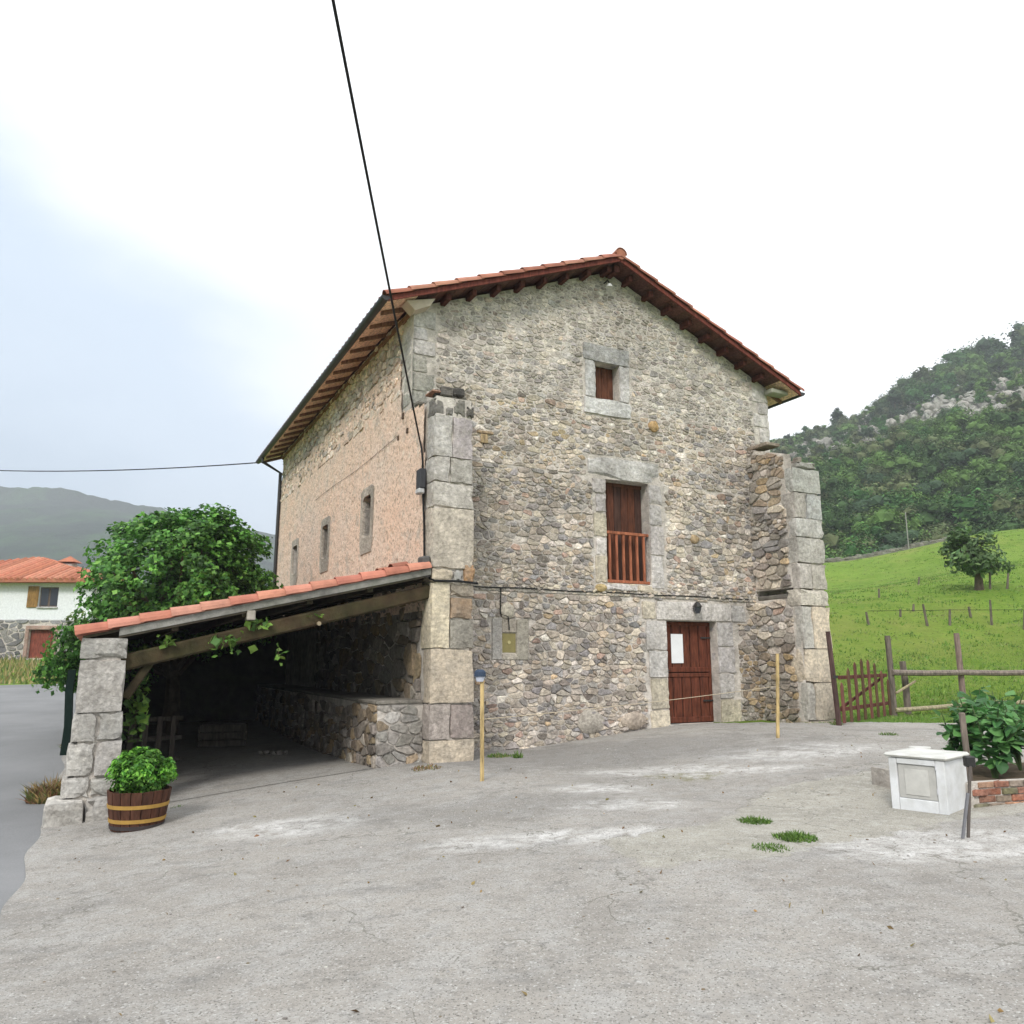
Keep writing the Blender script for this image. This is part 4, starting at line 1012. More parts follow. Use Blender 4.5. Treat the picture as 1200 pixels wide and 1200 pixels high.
# wooden survey stakes and twine
def stake(px, py, toppy, label, lean=0):
    g = ghit(px, py); Y = g.y; t = at(px + lean, toppy, Y)
    o = MB().bar(g - Vector((0, 0, .15)), (t.x, g.y, t.z), .055, .04, (.46, .34, .16), up=(0, 1, 0), ch=.006).build('wooden_stake', 'wood', None)
    return g, Vector((t.x, g.y, t.z)), top(o, label, 'stake', 'new wooden stakes standing in front of the house')
g1, t1, _ = stake(565, 917, 797, 'yellowish wooden stake with a small lamp head beside the corner quoins')
g2, t2, _ = stake(911, 866, 766, 'yellowish wooden stake between the front door and right stub wall')
sl_ = empty('solar_stake_light', t1 + Vector((-.03, -.01, 0))); top(sl_, 'little blue and white solar light on top of the left stake', 'lamp')
MB().tube([(0, 0, -.02), (0, 0, .05)], [.05, .07], (.55, .58, .68), 10).build('light_body', 'plain', sl_); MB().tube([(0, 0, .05), (0, 0, .12), (0, 0, .15)], [.085, .08, .04], (.04, .06, .10), 10).build('light_cap', 'plain', sl_)
a_ = at(565, 843, g1.y); b_ = at(911, 804, g2.y)
top(MB().tube(sag(a_, b_, .03, 12), .005, (.5, .42, .3), 4).build('twine', 'plain', None), 'thin pale twine tied between the two wooden stakes in front of the door', 'string')

# barrel planter
pg = ghit(160, 970); pr = empty('barrel_planter', pg, 0); top(pr, 'cut down wooden barrel with yellow hoops beside the lean-to pillar', 'planter')
ns = 18
def br(z): return .305 + .075 * (z / .47) ** .8
for k in range(ns):
    a0 = 2 * math.pi * (k + .04) / ns; a1 = 2 * math.pi * (k + .96) / ns; m_ = MB(); vs_ = []
    for z in (0, .16, .32, .47):
        for rr in (0, -.025):
            for a in (a0, a1): vs_.append((math.cos(a) * (br(z) + rr), math.sin(a) * (br(z) + rr), z + (R.uniform(-.006, .006) if z > .4 else 0)))
    fs = []
    for i in range(3):
        o = i * 4; fs += [(o, o + 1, o + 5, o + 4), (o + 2, o + 6, o + 7, o + 3), (o, o + 4, o + 6, o + 2), (o + 1, o + 3, o + 7, o + 5)]
    fs += [(0, 2, 3, 1), (12, 13, 15, 14)]
    m_.add(vs_, fs, shade((.085, .036, .022), .75, 1.25)).build('stave', 'wood', pr)
for z, c in ((.10, (.40, .24, .06)), (.27, (.40, .24, .06)), (.02, (.06, .05, .05))):
    m_ = MB(); n = 28; vs_ = []
    for zz, rr in ((z, .006), (z + .045, .006), (z, -.004), (z + .045, -.004)):
        for k in range(n): a = 2 * math.pi * k / n; vs_.append((math.cos(a) * (br(zz) + rr), math.sin(a) * (br(zz) + rr), zz))
    m_.add(vs_, [(k, (k + 1) % n, n + (k + 1) % n, n + k) for k in range(n)] + [(n + k, n + (k + 1) % n, 3 * n + (k + 1) % n, 3 * n + k) for k in range(n)] + [(k, (k + 1) % n, 2 * n + (k + 1) % n, 2 * n + k) for k in range(n)], c).build('hoop', 'plain', pr)
MB().tube([(0, 0, .38), (0, 0, .42)], [.35, .35], (.1, .07, .05), 16).build('soil', 'soil', pr)
sh = empty('potted_shrub', pg + Vector((0, 0, .42))); top(sh, 'dense bright green rounded shrub growing in the barrel', 'shrub')
m_ = MB(); cl = clumps((0, 0, .26), .33, .33, .25, 110, .10, .85)
pts = fill_clumps(cl, 3000, -.03)
leafmesh(m_, pts, .055, [(.11, .29, .03), (.16, .37, .045), (.06, .19, .025)], outward=Vector((0, 0, .1))); m_.build('foliage', 'leaf', sh, center=False, kind='stuff')
m_ = MB()
for k in range(9):
    a = R.uniform(0, 6.28); m_.tube([(0, 0, -.03), (.1 * math.cos(a), .1 * math.sin(a), .12), (.24 * math.cos(a), .24 * math.sin(a), .34)], [.012, .009, .004], (.1, .1, .04), 5)
m_.build('stems', 'leaf', sh, center=False)

# ---- things inside the lean-to
pal = empty('wooden_pallet', Hh(-4.0, 4.2, gz(*Hh(-4.0, 4.2).xy) + .04), YAW + .3); top(pal, 'grey slatted pallet standing upright in the dark lean-to', 'pallet')
for k in range(4): MB().box((-.42 + k * .26, -.02, 0), (-.32 + k * .26, .01, .95), (.10, .085, .07), .005).build('slat', 'wood', pal)
for z in (.1, .5, .86): MB().box((-.44, .012, z), (.6, .06, z + .08), (.08, .07, .055), .005).build('rail', 'wood', pal)
crt = empty('wooden_crate', Hh(-2.4, 6.4, gz(*Hh(-2.4, 6.4).xy) + .04), YAW - .2); top(crt, 'low wooden crate at the dark back of the lean-to', 'crate')
for z in (0, .16, .32): 
    MB().box((-.5, -.3, z), (.5, -.275, z + .13), (.08, .07, .055), .005).build('slat', 'wood', crt); MB().box((-.5, .275, z), (.5, .3, z + .13), (.08, .07, .055), .005).build('slat', 'wood', crt)
for s in (-1, 1): MB().box((s * .5, -.29, 0), (s * .47, .29, .45), (.18, .16, .12), .005).build('end_board', 'wood', crt)
st_ = MB(); 
for k in range(5): st_.box((.0 + k * .13, 0, 0), (.1 + k * .13, .14, .08), shade((.3, .28, .25)), .03, .02)
o = st_.build('loose_stones', 'stone', None, center=False, kind='stuff'); o.location = Hh(-2.0, 4.4, gz(*Hh(-2.0, 4.4).xy) + .03); top(o, 'small loose rubble heap on the lean-to floor', 'rubble')
# ivy on the beam and behind the pillar
def ivy(px, py, n, sx, sz, label, v=.06, size=.12, bright=1):
    c = hp(px, py, v); m_ = MB(); m_.tube([c + Vector((0, 0, sz * .6)), c, c - Vector((0, 0, sz * .8))], .006, (.1, .08, .04), 5)
    pts = [c + Vector((R.gauss(0, sx), R.gauss(0, .05), R.gauss(0, sz))) for _ in range(n)]
    leafmesh(m_, pts, size, [tuple(bright * q for q in c_) for c_ in ((.12, .22, .035), (.16, .27, .05), (.07, .15, .03))], shape='lobed')
    top(m_.build('ivy_sprig', 'leaf', None, kind='stuff'), label, 'ivy', 'ivy growing over the lean-to beam')
ivy(194, 752, 14, .09, .05, 'leftmost green ivy tuft on the lean-to beam'); ivy(262, 752, 34, .14, .07, 'widest green ivy clump hanging below the middle of the lean-to beam')
ivy(300, 732, 16, .1, .05, 'ivy tuft growing up the middle of the beam under the fascia'); ivy(326, 764, 9, .03, .09, 'single ivy shoot dangling lowest from the lean-to beam')
ivy(160, 830, 120, .09, .36, 'tall bright ivy column climbing just behind the lean-to pillar', v=.75, size=.13, bright=1.1)
ivy(372, 722, 8, .1, .03, 'small ivy tuft near the right end of the lean-to beam', size=.08)
tb = MB(); P_ = [Hh(-5.36, .75, .3), Hh(-5.26, .75, .3), Hh(-5.26, 1.1, .3), Hh(-5.36, 1.1, .3)]
for zz, k in ((0, 1), (.4, 1.06), (.9, .97), (1.2, .9)): tb.v += [p + Vector((.02 * math.sin(zz * 5), 0, zz)) for p in P_]; tb.c += [(.006, .018, .014)] * 4
for i in range(3):
    for k in range(4): tb.f.append((i * 4 + k, i * 4 + (k + 1) % 4, i * 4 + 4 + (k + 1) % 4, i * 4 + 4 + k))
tb.f += [(0, 1, 2, 3), (12, 13, 14, 15)]
top(tb.build('hanging_tarp', 'plain', None), 'dark green tarp hanging on the outer side of the lean-to pillar', 'tarp')
# ---- weeds
def blades(m_, c, n, r, h, cols, lean=.5):
    for _ in range(n):
        a = R.uniform(0, 6.28); q = r * math.sqrt(R.random()); x, y = c[0] + q * math.cos(a), c[1] + q * math.sin(a); b = Vector((x, y, gz(x, y) - .01))
        hh = h * R.uniform(.4, 1.2) * (1 - .5 * q / r); d = Vector((R.gauss(0, lean), R.gauss(0, lean), 1)).normalized(); sd_ = Vector((R.gauss(0, 1), R.gauss(0, 1), 0)).normalized() * .012 * (h / .2) ** .5
        col = shade(R.choice(cols), .75, 1.25); mid = b + d * hh * .55; tip = b + d * hh + Vector((d.x, d.y, -.2)) * hh * .25
        m_.add([b - sd_, b + sd_, mid + sd_ * .7, tip, mid - sd_ * .7], [(0, 1, 2, 4), (4, 2, 3)], col)
GRN = [(.10, .20, .03), (.15, .24, .05), (.07, .14, .025)]; DRY = [(.35, .25, .10), (.28, .19, .09), (.20, .11, .06), (.14, .16, .05)]
for (x, y, n, r, h, cols, lab) in ((885, 965, 600, .17, .10, GRN, 'flat green grass tuft nearest the camera side of the cream slab, left one'), (932, 985, 800, .2, .11, GRN, 'larger green grass tuft in the concrete at the corner of the cream slab'),
        (903, 996, 450, .18, .08, GRN, 'grass tuft in the concrete closest to the viewer'), (208, 947, 60, .10, .08, GRN, 'tiny weed tuft on the concrete beside the barrel planter'),
        (585, 888, 260, .22, .14, GRN + [(.25, .24, .1)], 'weed clump at the foot of the stone wall beside the left stake'), (607, 889, 90, .08, .2, GRN, 'dark taller weed at the wall foot right of the left stake'),
        (980, 850, 160, .14, .12, GRN + DRY[:1], 'weeds at the foot of the right stub wall by the gate'), (1041, 862, 120, .18, .12, GRN, 'small weed tuft on the gravel in front of the gate'),
        (500, 902, 200, .25, .13, DRY, 'brown dry weeds at the base of the left corner quoins'), (60, 938, 700, .34, .5, DRY, 'tall rusty brown dry weeds on the road side of the pillar'),
        (250, 975, 40, .3, .04, GRN, 'sparse moss and weeds in front of the barrel planter'), (82, 878, 200, .15, .3, GRN + DRY, 'green weeds at the road edge behind the pillar')):
    c = ghit(x, y); m_ = MB(); blades(m_, c, n, r, h, cols); top(m_.build('weed_tuft', 'leaf', None, kind='stuff'), lab, 'weeds')
m_ = MB()
for (x, y, rx) in ((795, 912, .5), (760, 905, .4), (830, 908, .4)):
    c = ghit(x, y); blades(m_, c, 60, rx, .025, [(.2, .19, .07), (.14, .15, .05)], .9)
top(m_.build('low_moss', 'leaf', None, kind='stuff'), 'thin olive moss on the white patch of the concrete yard', 'moss')

M['whitewash'] = material('whitewash', None, .85, .10, 5, .4, 40, (.42, .41, .36), .45, 3.5, bdist=.006)
# ---- white concrete cabinet
c1 = ghit(1050, 952); c2 = ghit(1112, 957); d_ = (c2 - c1); wd = d_.xy.length; cyaw = math.atan2(d_.y, d_.x)
cyaw = rad(-48); wd = .58; c1 = c2 - Vector((math.cos(cyaw), math.sin(cyaw), 0)) * wd
cb = empty('white_cabinet', Vector((c1.x, c1.y, min(c1.z, c2.z))), cyaw); top(cb, 'weathered white concrete meter cabinet with a thick top slab and grey door', 'cabinet')
h_ = .55; dp = .64
MB().box((0, .03, -.1), (wd, dp, h_), (.66, .67, .68), .012, .004).build('cabinet_body', 'whitewash', cb)
for a in ((0, 0, -.1, .085, .029, h_), (wd - .09, 0, -.1, wd, .029, h_), (.087, 0, -.1, wd - .092, .029, .13), (.087, 0, h_ - .06, wd - .092, .029, h_)): MB().box(a[:3], a[3:], (.70, .71, .72), .006, .002).build('face_frame', 'whitewash', cb)
dr = MB().box((.092, .018, .135), (wd - .097, .028, h_ - .065), (.45, .44, .41), .003).build('cabinet_door', 'plain', cb)
MB().box((.16, .010, .17), (wd - .17, .017, h_ - .11), (.52, .51, .475), .003).build('door_panel', 'plain', dr)
for z in (.2, .45): MB().tube([(wd - .085, .005, z), (wd - .085, .005, z + .06)], .01, (.6, .6, .62), 6).build('hinge', 'plain', dr)
MB().box((-.04, -.03, h_ + .002), (wd + .04, dp + .04, h_ + .05), (.62, .62, .59), .02, .008).build('top_slab', 'whitewash', cb)
MB().box((.06, .22, h_ + .07), (.34, .46, h_ + .12), (.62, .62, .60), .03, .015).build('flat_offcut', 'whitewash', None)
_g = ghit(1078, 880); bpy.data.objects['flat_offcut'].location = _g; top(bpy.data.objects['flat_offcut'], 'loose white stone slab lying on the ground just behind the white cabinet', 'stone slab')
# iron post and old stake by the cabinet
pb_ = ghit(1133, 984); ip = empty('iron_post', pb_); top(ip, 'dark rusty iron angle post with a black clamp beside the white cabinet', 'post')
tp = at(1137, 886, pb_.y + .15); rel = tp - pb_
MB().bar((0, 0, -.1), rel, .026, .022, (.10, .085, .075), up=(0, 1, 0), ch=.004).build('post_shaft', 'plain', ip)
MB().bar((-.05, -.02, .0), rel * .55 + Vector((-.02, -.02, 0)), .022, .022, (.16, .16, .17), up=(0, 1, 0)).build('brace_rod', 'plain', ip)
MB().box(rel + Vector((-.06, -.03, -.10)), rel + Vector((.035, .04, .0)), (.015, .015, .015), .012).build('clamp', 'metal', ip)
q = ghit(1140, 940); t_ = at(1127, 835, q.y)
top(MB().bar(q - Vector((0, 0, .1)), (t_.x, q.y, t_.z), .06, .05, (.17, .14, .115), up=(0, 1, 0), ch=.01).build('old_stake', 'wood', None), 'weathered grey stake standing among the leaves behind the cabinet', 'stake')

# ---- garden bed with brick edging and big leaved plants
e0 = ghit(1143, 948); e1 = ghit(1196, 942); ed = (e1 - e0); ed.z = 0; ed.normalize()
bed = empty('raised_bed', e0, math.atan2(ed.y, ed.x)); top(bed, 'garden bed edged with mossy red bricks behind the white cabinet', 'garden bed')
for r in range(4):
    x = -.02 + (.11 if r % 2 else 0); 
    while x < 2.6:
        l = R.uniform(.2, .24); z = r * .075 - .02
        MB().box((x, R.uniform(-.015, .01), z), (x + l - .012, .11, z + .064), shade(R.choice([(.36, .15, .09), (.33, .12, .07), (.28, .22, .17), (.42, .24, .15), (.17, .16, .08)]), .8, 1.15), .006, .004).build('brick', 'stone', bed); x += l
MB().box((.0, .02, -.1), (2.55, .10, .27), (.25, .24, .22)).box((-.04, .0, -.1), (.0, 1.5, .26), (.25, .2, .15)).build('bed_wall', 'mortar', bed)
MB().box((-.03, .11, -.1), (2.55, 1.5, .22), (.1, .07, .05), .02, .01).build('bed_soil', 'soil', bed)
# one leaf mesh shared by every leaf of the plants
lfm = MB(); n_ = 7
for sd_ in (-1, 1):
    prof = [(0, 0), (.25, .28), (.55, .36), (.85, .2), (1.0, 0)]
    vs_ = [(x, 0, .06 * math.sin(x * 3) - .25 * x * x) for x, _ in prof] + [(x, sd_ * y, .06 * math.sin(x * 3) - .25 * x * x + .10 * y) for x, y in prof[1:4]]
    lfm.add(vs_, [(0, 1, 5), (1, 2, 6, 5), (2, 3, 7, 6), (3, 4, 7)], (.06, .16, .035))
LM = []
for c in ((.07, .20, .055), (.11, .27, .07), (.045, .13, .04), (.15, .32, .10)):
    for i in range(len(lfm.c)): lfm.c[i] = c
    o = lfm.build('leaf', 'leaf', None, center=False); LM.append(o.data); bpy.data.objects.remove(o)
def plant(c, h, n, spread, label, lsize=.135):
    root = empty('leafy_plant', c, R.uniform(0, 6)); top(root, label, 'plant')
    m_ = MB(); tips = []
    for k in range(7):
        a = R.uniform(0, 6.28); q = spread * R.uniform(.2, .9); p = [Vector((0, 0, 0)), Vector((q * .4 * math.cos(a), q * .4 * math.sin(a), h * .5)), Vector((q * math.cos(a), q * math.sin(a), h * R.uniform(.7, 1)))]
        m_.tube(p, [.016, .012, .006], (.09, .14, .05), 5); tips.append(p)
    m_.build('stem', 'leaf', root, center=False)
    for k in range(n):
        p = R.choice(tips); t = R.uniform(.25, 1.0); b = p[1].lerp(p[2], (t - .5) * 2) if t > .5 else p[0].lerp(p[1], t * 2)
        o = bpy.data.objects.new('leaf', R.choice(LM)); COL.objects.link(o); o.parent = root
        az = R.uniform(0, 6.28); el = R.gauss(-.15, .4); o.rotation_euler = (R.gauss(0, .35), el, az); s = lsize * R.uniform(.7, 1.5)
        st = .08 * R.random(); o.location = b + Vector((math.cos(az) * st, math.sin(az) * st, 0)); o.scale = (s, s, s)
for (x, y, h, n, sp, lab) in ((1125, 918, 1.0, 150, .42, 'tall big leaved green plant directly behind the cabinet top'), (1168, 930, 1.05, 170, .42, 'big leaved plant in the middle of the brick edged bed'), (1198, 915, 1.0, 150, .45, 'big leaved plant at the right picture edge'),
        (1150, 905, 1.15, 130, .40, 'bushy plant at the back of the bed left of the old stake'), (1185, 895, 1.1, 110, .45, 'rear plant of the bed nearest the wooden rail fence'), (1240, 925, 1.0, 60, .45, 'plant of the bed beyond the right picture edge')):
    g = ghit(x, y); plant(Vector((g.x, g.y, g.z)) + Vector((0, 0, .1)), h * .88, n, sp, lab)

# ---- fence and gate
def post_at(px, py, ty, r=.07, Y=None):
    g = ghit(px, py); t = at(px, ty, g.y); return g, t.z - g.z
fence = empty('rail_fence', ghit(1048, 839)); top(fence, 'weathered round rail wooden fence right of the little gate', 'fence'); fo = fence.location.copy()
fp = []
for px, py, ty, r in ((1048, 839, 745, .075), (1064, 836, 775, .085), (1130, 832, 742, .075), (1215, 830, 760, .075), (1290, 830, 760, .075)):
    g, h = post_at(px, py, ty); g = gpt(g.x, g.y); fp.append(g - fo)
    MB().tube([g - fo - Vector((0, 0, .3)), g - fo + Vector((.01, 0, h * .5)), g - fo + Vector((R.uniform(-.03, .03), 0, h))], [r, r * .97, r * .9], (.15, .125, .105) if px != 1130 else (.22, .16, .14), 9).build('post', 'wood', fence)
for i, (a, b) in enumerate(((0, 2), (2, 3), (3, 4))):
    for y_, r in ((788, .07), (831, .055)):
        if y_ == 831 and i > 0: pass
        pa, pb2 = fp[a], fp[b]
        za = at(600, y_, (pa + fo).y).z - fo.z; zb_ = at(600, y_, (pb2 + fo).y).z - fo.z
        if y_ == 831: za = pa.z + .14; zb_ = pb2.z + .14
        p = Vector((pa.x, pa.y - .09, za)); q_ = Vector((pb2.x, pb2.y - .09, zb_))
        MB().tube([p, (p + q_) / 2 + Vector((0, 0, R.uniform(-.03, .02))), q_ + Vector((.1, 0, 0))], r, (.20, .165, .14) if y_ == 788 else (.30, .26, .17), 8).build('rail', 'wood', fence)
MB().bar(fp[0] + Vector((.05, -.1, .55)), fp[1] + Vector((.2, -.12, .78)), .05, .05, (.32, .27, .17), ch=.01).build('brace', 'wood', fence)
g0, h0 = post_at(984, 851, 740)
gp0 = empty('gate_post', g0); top(gp0, 'dark leaning wooden post between the right stub wall and the picket gate', 'post')
MB().tube([(0, 0, -.2), (-.06, 0, h0 * .6), (-.10, 0, h0)], [.06, .055, .05], (.085, .05, .045), 8).build('post_shaft', 'wood', gp0); MB().box((-.08, -.06, h0 * .5), (.02, .06, h0 * .53), (.03, .03, .03)).build('band', 'metal', gp0)
ga, gb = ghit(990, 850), ghit(1044, 840); gd = gb - ga; gl_ = gd.xy.length
gate = empty('picket_gate', ga, math.atan2(gd.y, gd.x)); top(gate, 'small reddish brown picket gate with an arched top', 'gate')
np_ = 8
for k in range(np_):
    t = k / (np_ - 1); x = t * gl_; pc = at(1000, 775, ga.lerp(gb, t).y).z; zz = gd.z * t
    px = 990 + 54 * t; h = at(px, [800, 783, 776, 772, 773, 777, 786, 796][k], ga.lerp(gb, t).y).z - ga.z
    w_ = .072; rc = shade([(.145, .058, .045), (.11, .06, .035)][k % 2], .85, 1.15)
    MB().add([(x - w_, -.012, zz + .04), (x + w_, -.012, zz + .04), (x + w_, -.012, h - .07), (x, -.012, h), (x - w_, -.012, h - .07), (x - w_, .012, zz + .04), (x + w_, .012, zz + .04), (x + w_, .012, h - .07), (x, .012, h), (x - w_, .012, h - .07)],
             [(0, 1, 2, 3, 4), (9, 8, 7, 6, 5), (0, 5, 6, 1), (1, 6, 7, 2), (2, 7, 8, 3), (3, 8, 9, 4), (4, 9, 5, 0)], rc).build('picket', 'wood', gate)
for zf in (.32, .98): MB().bar((-.05, .035, zf), (gl_ + .05, .035, zf + gd.z), .04, .08, (.10, .03, .024), ch=.006).build('rail', 'wood', gate)
MB().bar((.05, .07, .34), (gl_ - .05, .07, .95 + gd.z), .03, .07, (.10, .03, .024), ch=.006).build('brace', 'wood', gate)

# ---- meadow: stakes, a tree, field wall, pole
mstakes = ((1076, 685, 676, .4), (1070, 716, 708, .2), (1087, 733, 708, -1.8), (1113, 733, 714, 0), (1138, 723, 711, -1), (1162, 732, 703, -.6), (1160, 690, 668, 0), (1055, 723, 714, 0), (1018, 732, 717, -1), (1180, 690, 672, .5), (1200, 738, 715, .3), (1030, 700, 690, 0))
for i, (px, py, ty, ln) in enumerate(mstakes):
    g = ghit(px, py); t = at(px + ln * 3, ty, g.y); h = t.z - g.z
    o = MB().tube([g - Vector((0, 0, .1)), Vector((t.x, g.y, t.z))], [.05, .04], (.13, .11, .085), 6).build('fence_stake', 'wood', None)
    top(o, 'thin grey wooden stake stuck in the sloping green meadow', 'stake', 'thin stakes scattered on the meadow')
rows_ = [ghit(x, 733) + Vector((0, 0, .55)) for x in (1018, 1087, 1113, 1162, 1200)]
top(MB().tube(rows_, .008, (.2, .2, .2), 4).build('fence_wire', 'black', None), 'thin fence wire strung between the lower meadow stakes', 'wire')
def tree(name, base, h, rx, rz, ncl, per, lsize, cols, label, trunk_h, cr=.8, cat='tree', group=None, lean=0, shape='diamond', mat='leaf', zc=None, tr=.16, extra=()):
    root = empty(name, base); top(root, label, cat, group)
    cz = zc if zc is not None else h - rz
    cl = clumps((lean, 0, cz), rx, rx, rz, ncl, cr)
    for ex_, rr_ in extra: cl.append((Vector(ex_), rr_))
    m_ = MB(); leafmesh(m_, fill_clumps(cl, per), lsize, cols, outward=Vector((lean, 0, cz - rz * .3)), shape=shape)
    m_.build('crown', mat, root, center=False)
    m_ = MB(); m_.tube([(0, 0, -.3), (.05, 0, trunk_h * .5), (lean * .4, 0, trunk_h), (lean * .8, 0, cz)], [tr * 1.3, tr, tr * .8, tr * .35], (.1, .08, .06), 8)
    for c, r in cl[::3]: m_.tube([(lean * .4, 0, trunk_h * R.uniform(.8, 1.1)), Vector((lean * .4, 0, trunk_h)).lerp(c, .5) + Vector((0, 0, .1)), c], [tr * .4, tr * .25, tr * .08], (.1, .08, .06), 5)
    m_.build('trunk', 'bark', root, center=False); return root
g = ghit(1147, 691); tp_ = at(1147, 622, g.y).z - g.z; wr = 34 / 937 * g.y
tree('meadow_tree', g, tp_, wr * .92, tp_ * .36, 60, 170, .22, [(.10, .17, .06), (.13, .21, .08), (.07, .12, .045)], 'lone dark round crowned tree on the green meadow slope', tp_ * .4, cr=wr * .3, zc=tp_ * .62, extra=(((wr * 1.0, 0, tp_ * .40), wr * .28), ((wr * 1.2, 0, tp_ * .36), wr * .2)))
fwp = [gpt(at(x, 700, 84.5).x, 84.5) for x in (955, 985, 1010, 1040, 1065, 1100, 1130)]
fwl = empty('field_wall', fwp[0]); top(fwl, 'low grey dry stone field wall along the top edge of the meadow', 'wall')
m_ = MB()
for a, b in zip(fwp, fwp[1:]):
    L = (b - a).length; n = int(L / .45)
    for k in range(n):
        p = a.lerp(b, k / n) - fwp[0]; p.z = gz(p.x + fwp[0].x, p.y + fwp[0].y) - fwp[0].z
        for zz in (0, .2): m_.box(p + Vector((-.28, -.25, zz - .05)), p + Vector((.26, .25, zz + .22 + R.uniform(-.08, .15))), shade((.2, .2, .16), .6, 1.2), .06, .05)
m_.build('dry_stones', 'stone', fwl, center=False, kind='stuff')
g = fwp[4] + Vector((0, -1, -.1)); top(MB().tube([g, g + Vector((0, 0, 4.2))], .06, (.28, .28, .25), 6).build('utility_pole', 'plain', None), 'slim pale pole standing at the top edge of the meadow', 'pole')

# ---- fig tree by the lean-to
fb = Vector((-8.55, 20.2, gz(-8.55, 20.2)))
FC = [(.065, .19, .028), (.10, .26, .04), (.04, .115, .022), (.15, .33, .06)]
_b = [((R.uniform(-1.9, 2.0), R.uniform(-.6, .6), 0), R.uniform(.3, .48)) for _ in range(9)]
_b = tuple(((p[0], p[1], 3.75 + 1.8 * math.sqrt(max(0, 1 - (p[0] / 2.3) ** 2)) + R.uniform(-.15, .15)), r) for p, r in _b)
ft = tree('fig_tree', fb, 6.3, 2.2, 1.75, 150, 560, .12, FC, 'big dense leafy green fig tree rising behind the lean-to roof', 1.6, cr=.48, shape='lobed', zc=3.75, tr=.2,
     extra=_b + tuple(((R.uniform(-2.7, -.8), R.uniform(-1, 1), R.uniform(1.4, 2.7)), .5) for _ in range(24)) + tuple(((R.uniform(1.0, 2.1), R.uniform(-.5, 1), R.uniform(2.2, 4.9)), .5) for _ in range(12)) + tuple(((R.uniform(-2.9, -2.2), R.uniform(-.6, .6), R.uniform(1.3, 2.1)), .42) for _ in range(6)) + (((-.7, 0, 5.25), .5), ((.9, 0, 5.45), .5)))
g = gpt(-19.5, 38); tree('small_tree', g, 4.4, 1.3, 1.5, 26, 120, .25, [(.12, .19, .04), (.16, .22, .06)], 'small yellowish green tree beside the white house', 1.2, cr=.6, tr=.1)
g = Hh(-3.2, 17.5); tree('rear_shrub', gpt(g.x, g.y), 4.6, 1.7, 1.8, 40, 120, .25, [(.06, .13, .04), (.08, .15, .05)], 'loose green shrub seen beside the rear downspout', 1.4, cr=.6, tr=.1)

# ---- white farmhouse on the left
X0, X1, Y0, Y1 = -42.0, -26.6, 50.0, 60.0
gb_ = 1.7
fh = empty('white_farmhouse', (0, 0, gb_)); top(fh, 'white farmhouse with orange tiled hip roof and stone ground floor across the road', 'house')
zs_, ze = 4.3 - gb_, 6.75 - gb_
def pxX(px, Y=Y0): return at(px, 700, Y).x
def wz(py): return at(40, py, Y0).z - gb_
GD = (pxX(39), .2, pxX(68), wz(738)); WN = (pxX(46), wz(711), pxX(68), wz(688))
FP = Plane((0, Y0, 0), (1, 0, 0), (0, -1, 0))
m_ = MB(); holed(m_, FP, (X0, -1, X1, zs_), [GD], step=2, amp=0, depth=.3, col=(.28, .27, .25)); gw = m_.build('stone_ground_floor', 'mortar', fh)
cells = rubble((X0 + 5, -.3, X1, zs_), [(GD[0] - .25, -1, GD[2] + .25, GD[3] + .3)], lambda u, w: .34, [])
lay(gw, FP, cells, [((.22, .22, .23), 4), ((.30, .29, .28), 3), ((.17, .17, .18), 2)], 0, .03, .05)
m_ = MB(); holed(m_, FP, (X0, zs_, X1, ze), [WN], step=3, amp=0, depth=.2, col=(.74, .76, .78)); m_.add([(X0, Y0 - .03, zs_ - .06), (X1, Y0 - .03, zs_ - .06), (X1, Y0 - .03, zs_ + .0), (X0, Y0 - .03, zs_ + .0)], [(0, 1, 2, 3)], (.6, .6, .6)); m_.build('white_wall', 'plain', fh)
MB().box((X1 - .3, Y0 + .3, -1), (X1, Y1, ze), (.74, .75, .76)).box((X0, Y1 - .2, -1), (X1 - .31, Y1, ze), (.74, .75, .76)).build('side_walls', 'plain', fh)
MB().box((GD[0], Y0 + .2, GD[1]), (GD[2], Y0 + .25, GD[3]), (.20, .055, .035)).build('garage_door', 'wood', fh)
for a in ((GD[0] - .22, GD[1], GD[0] - .005, GD[3]), (GD[2] + .005, GD[1], GD[2] + .22, GD[3]), (GD[0] - .22, GD[3] + .005, GD[2] + .22, GD[3] + .25)): MB().box((a[0], Y0 - .08, a[1]), (a[2], Y0 + .2, a[3]), (.42, .27, .22), .02).build('door_surround', 'ashlar', fh)
wf = MB().box((WN[0], Y0 + .1, WN[1]), (WN[2], Y0 + .16, WN[3]), (.12, .09, .07)).build('window', 'wood', fh)
for k in range(2):
    w_ = (WN[2] - WN[0]) / 2; MB().box((WN[0] + k * w_ + .07, Y0 + .08, WN[1] + .08), (WN[0] + (k + 1) * w_ - .07, Y0 + .095, WN[3] - .08), (.4, .45, .5)).build('pane', 'glass', wf)
MB().box((WN[0] - .72, Y0 - .08, WN[1] - .05), (WN[0] - .03, Y0 - .02, WN[3] + .05), (.26, .15, .05), .01).build('shutter', 'wood', fh)
MB().box((WN[0] - .05, Y0 - .12, WN[1] - .10), (WN[2] + .05, Y0 - .0, WN[1] - .01), (.5, .5, .5), .01).build('window_sill', 'ashlar', fh)
ov = .7; ax, ay, az = pxX(44, Y0 + 5), (Y0 + Y1) / 2, 8.85 - gb_
cx0, cx1, cy0, cy1 = X0 - ov, X1 + ov, Y0 - ov, Y1 + ov; rx0 = ax - .6
rv = [(cx0, cy0, ze), (cx1, cy0, ze), (cx1, cy1, ze), (cx0, cy1, ze), (rx0, ay, az), (ax, ay, az)]
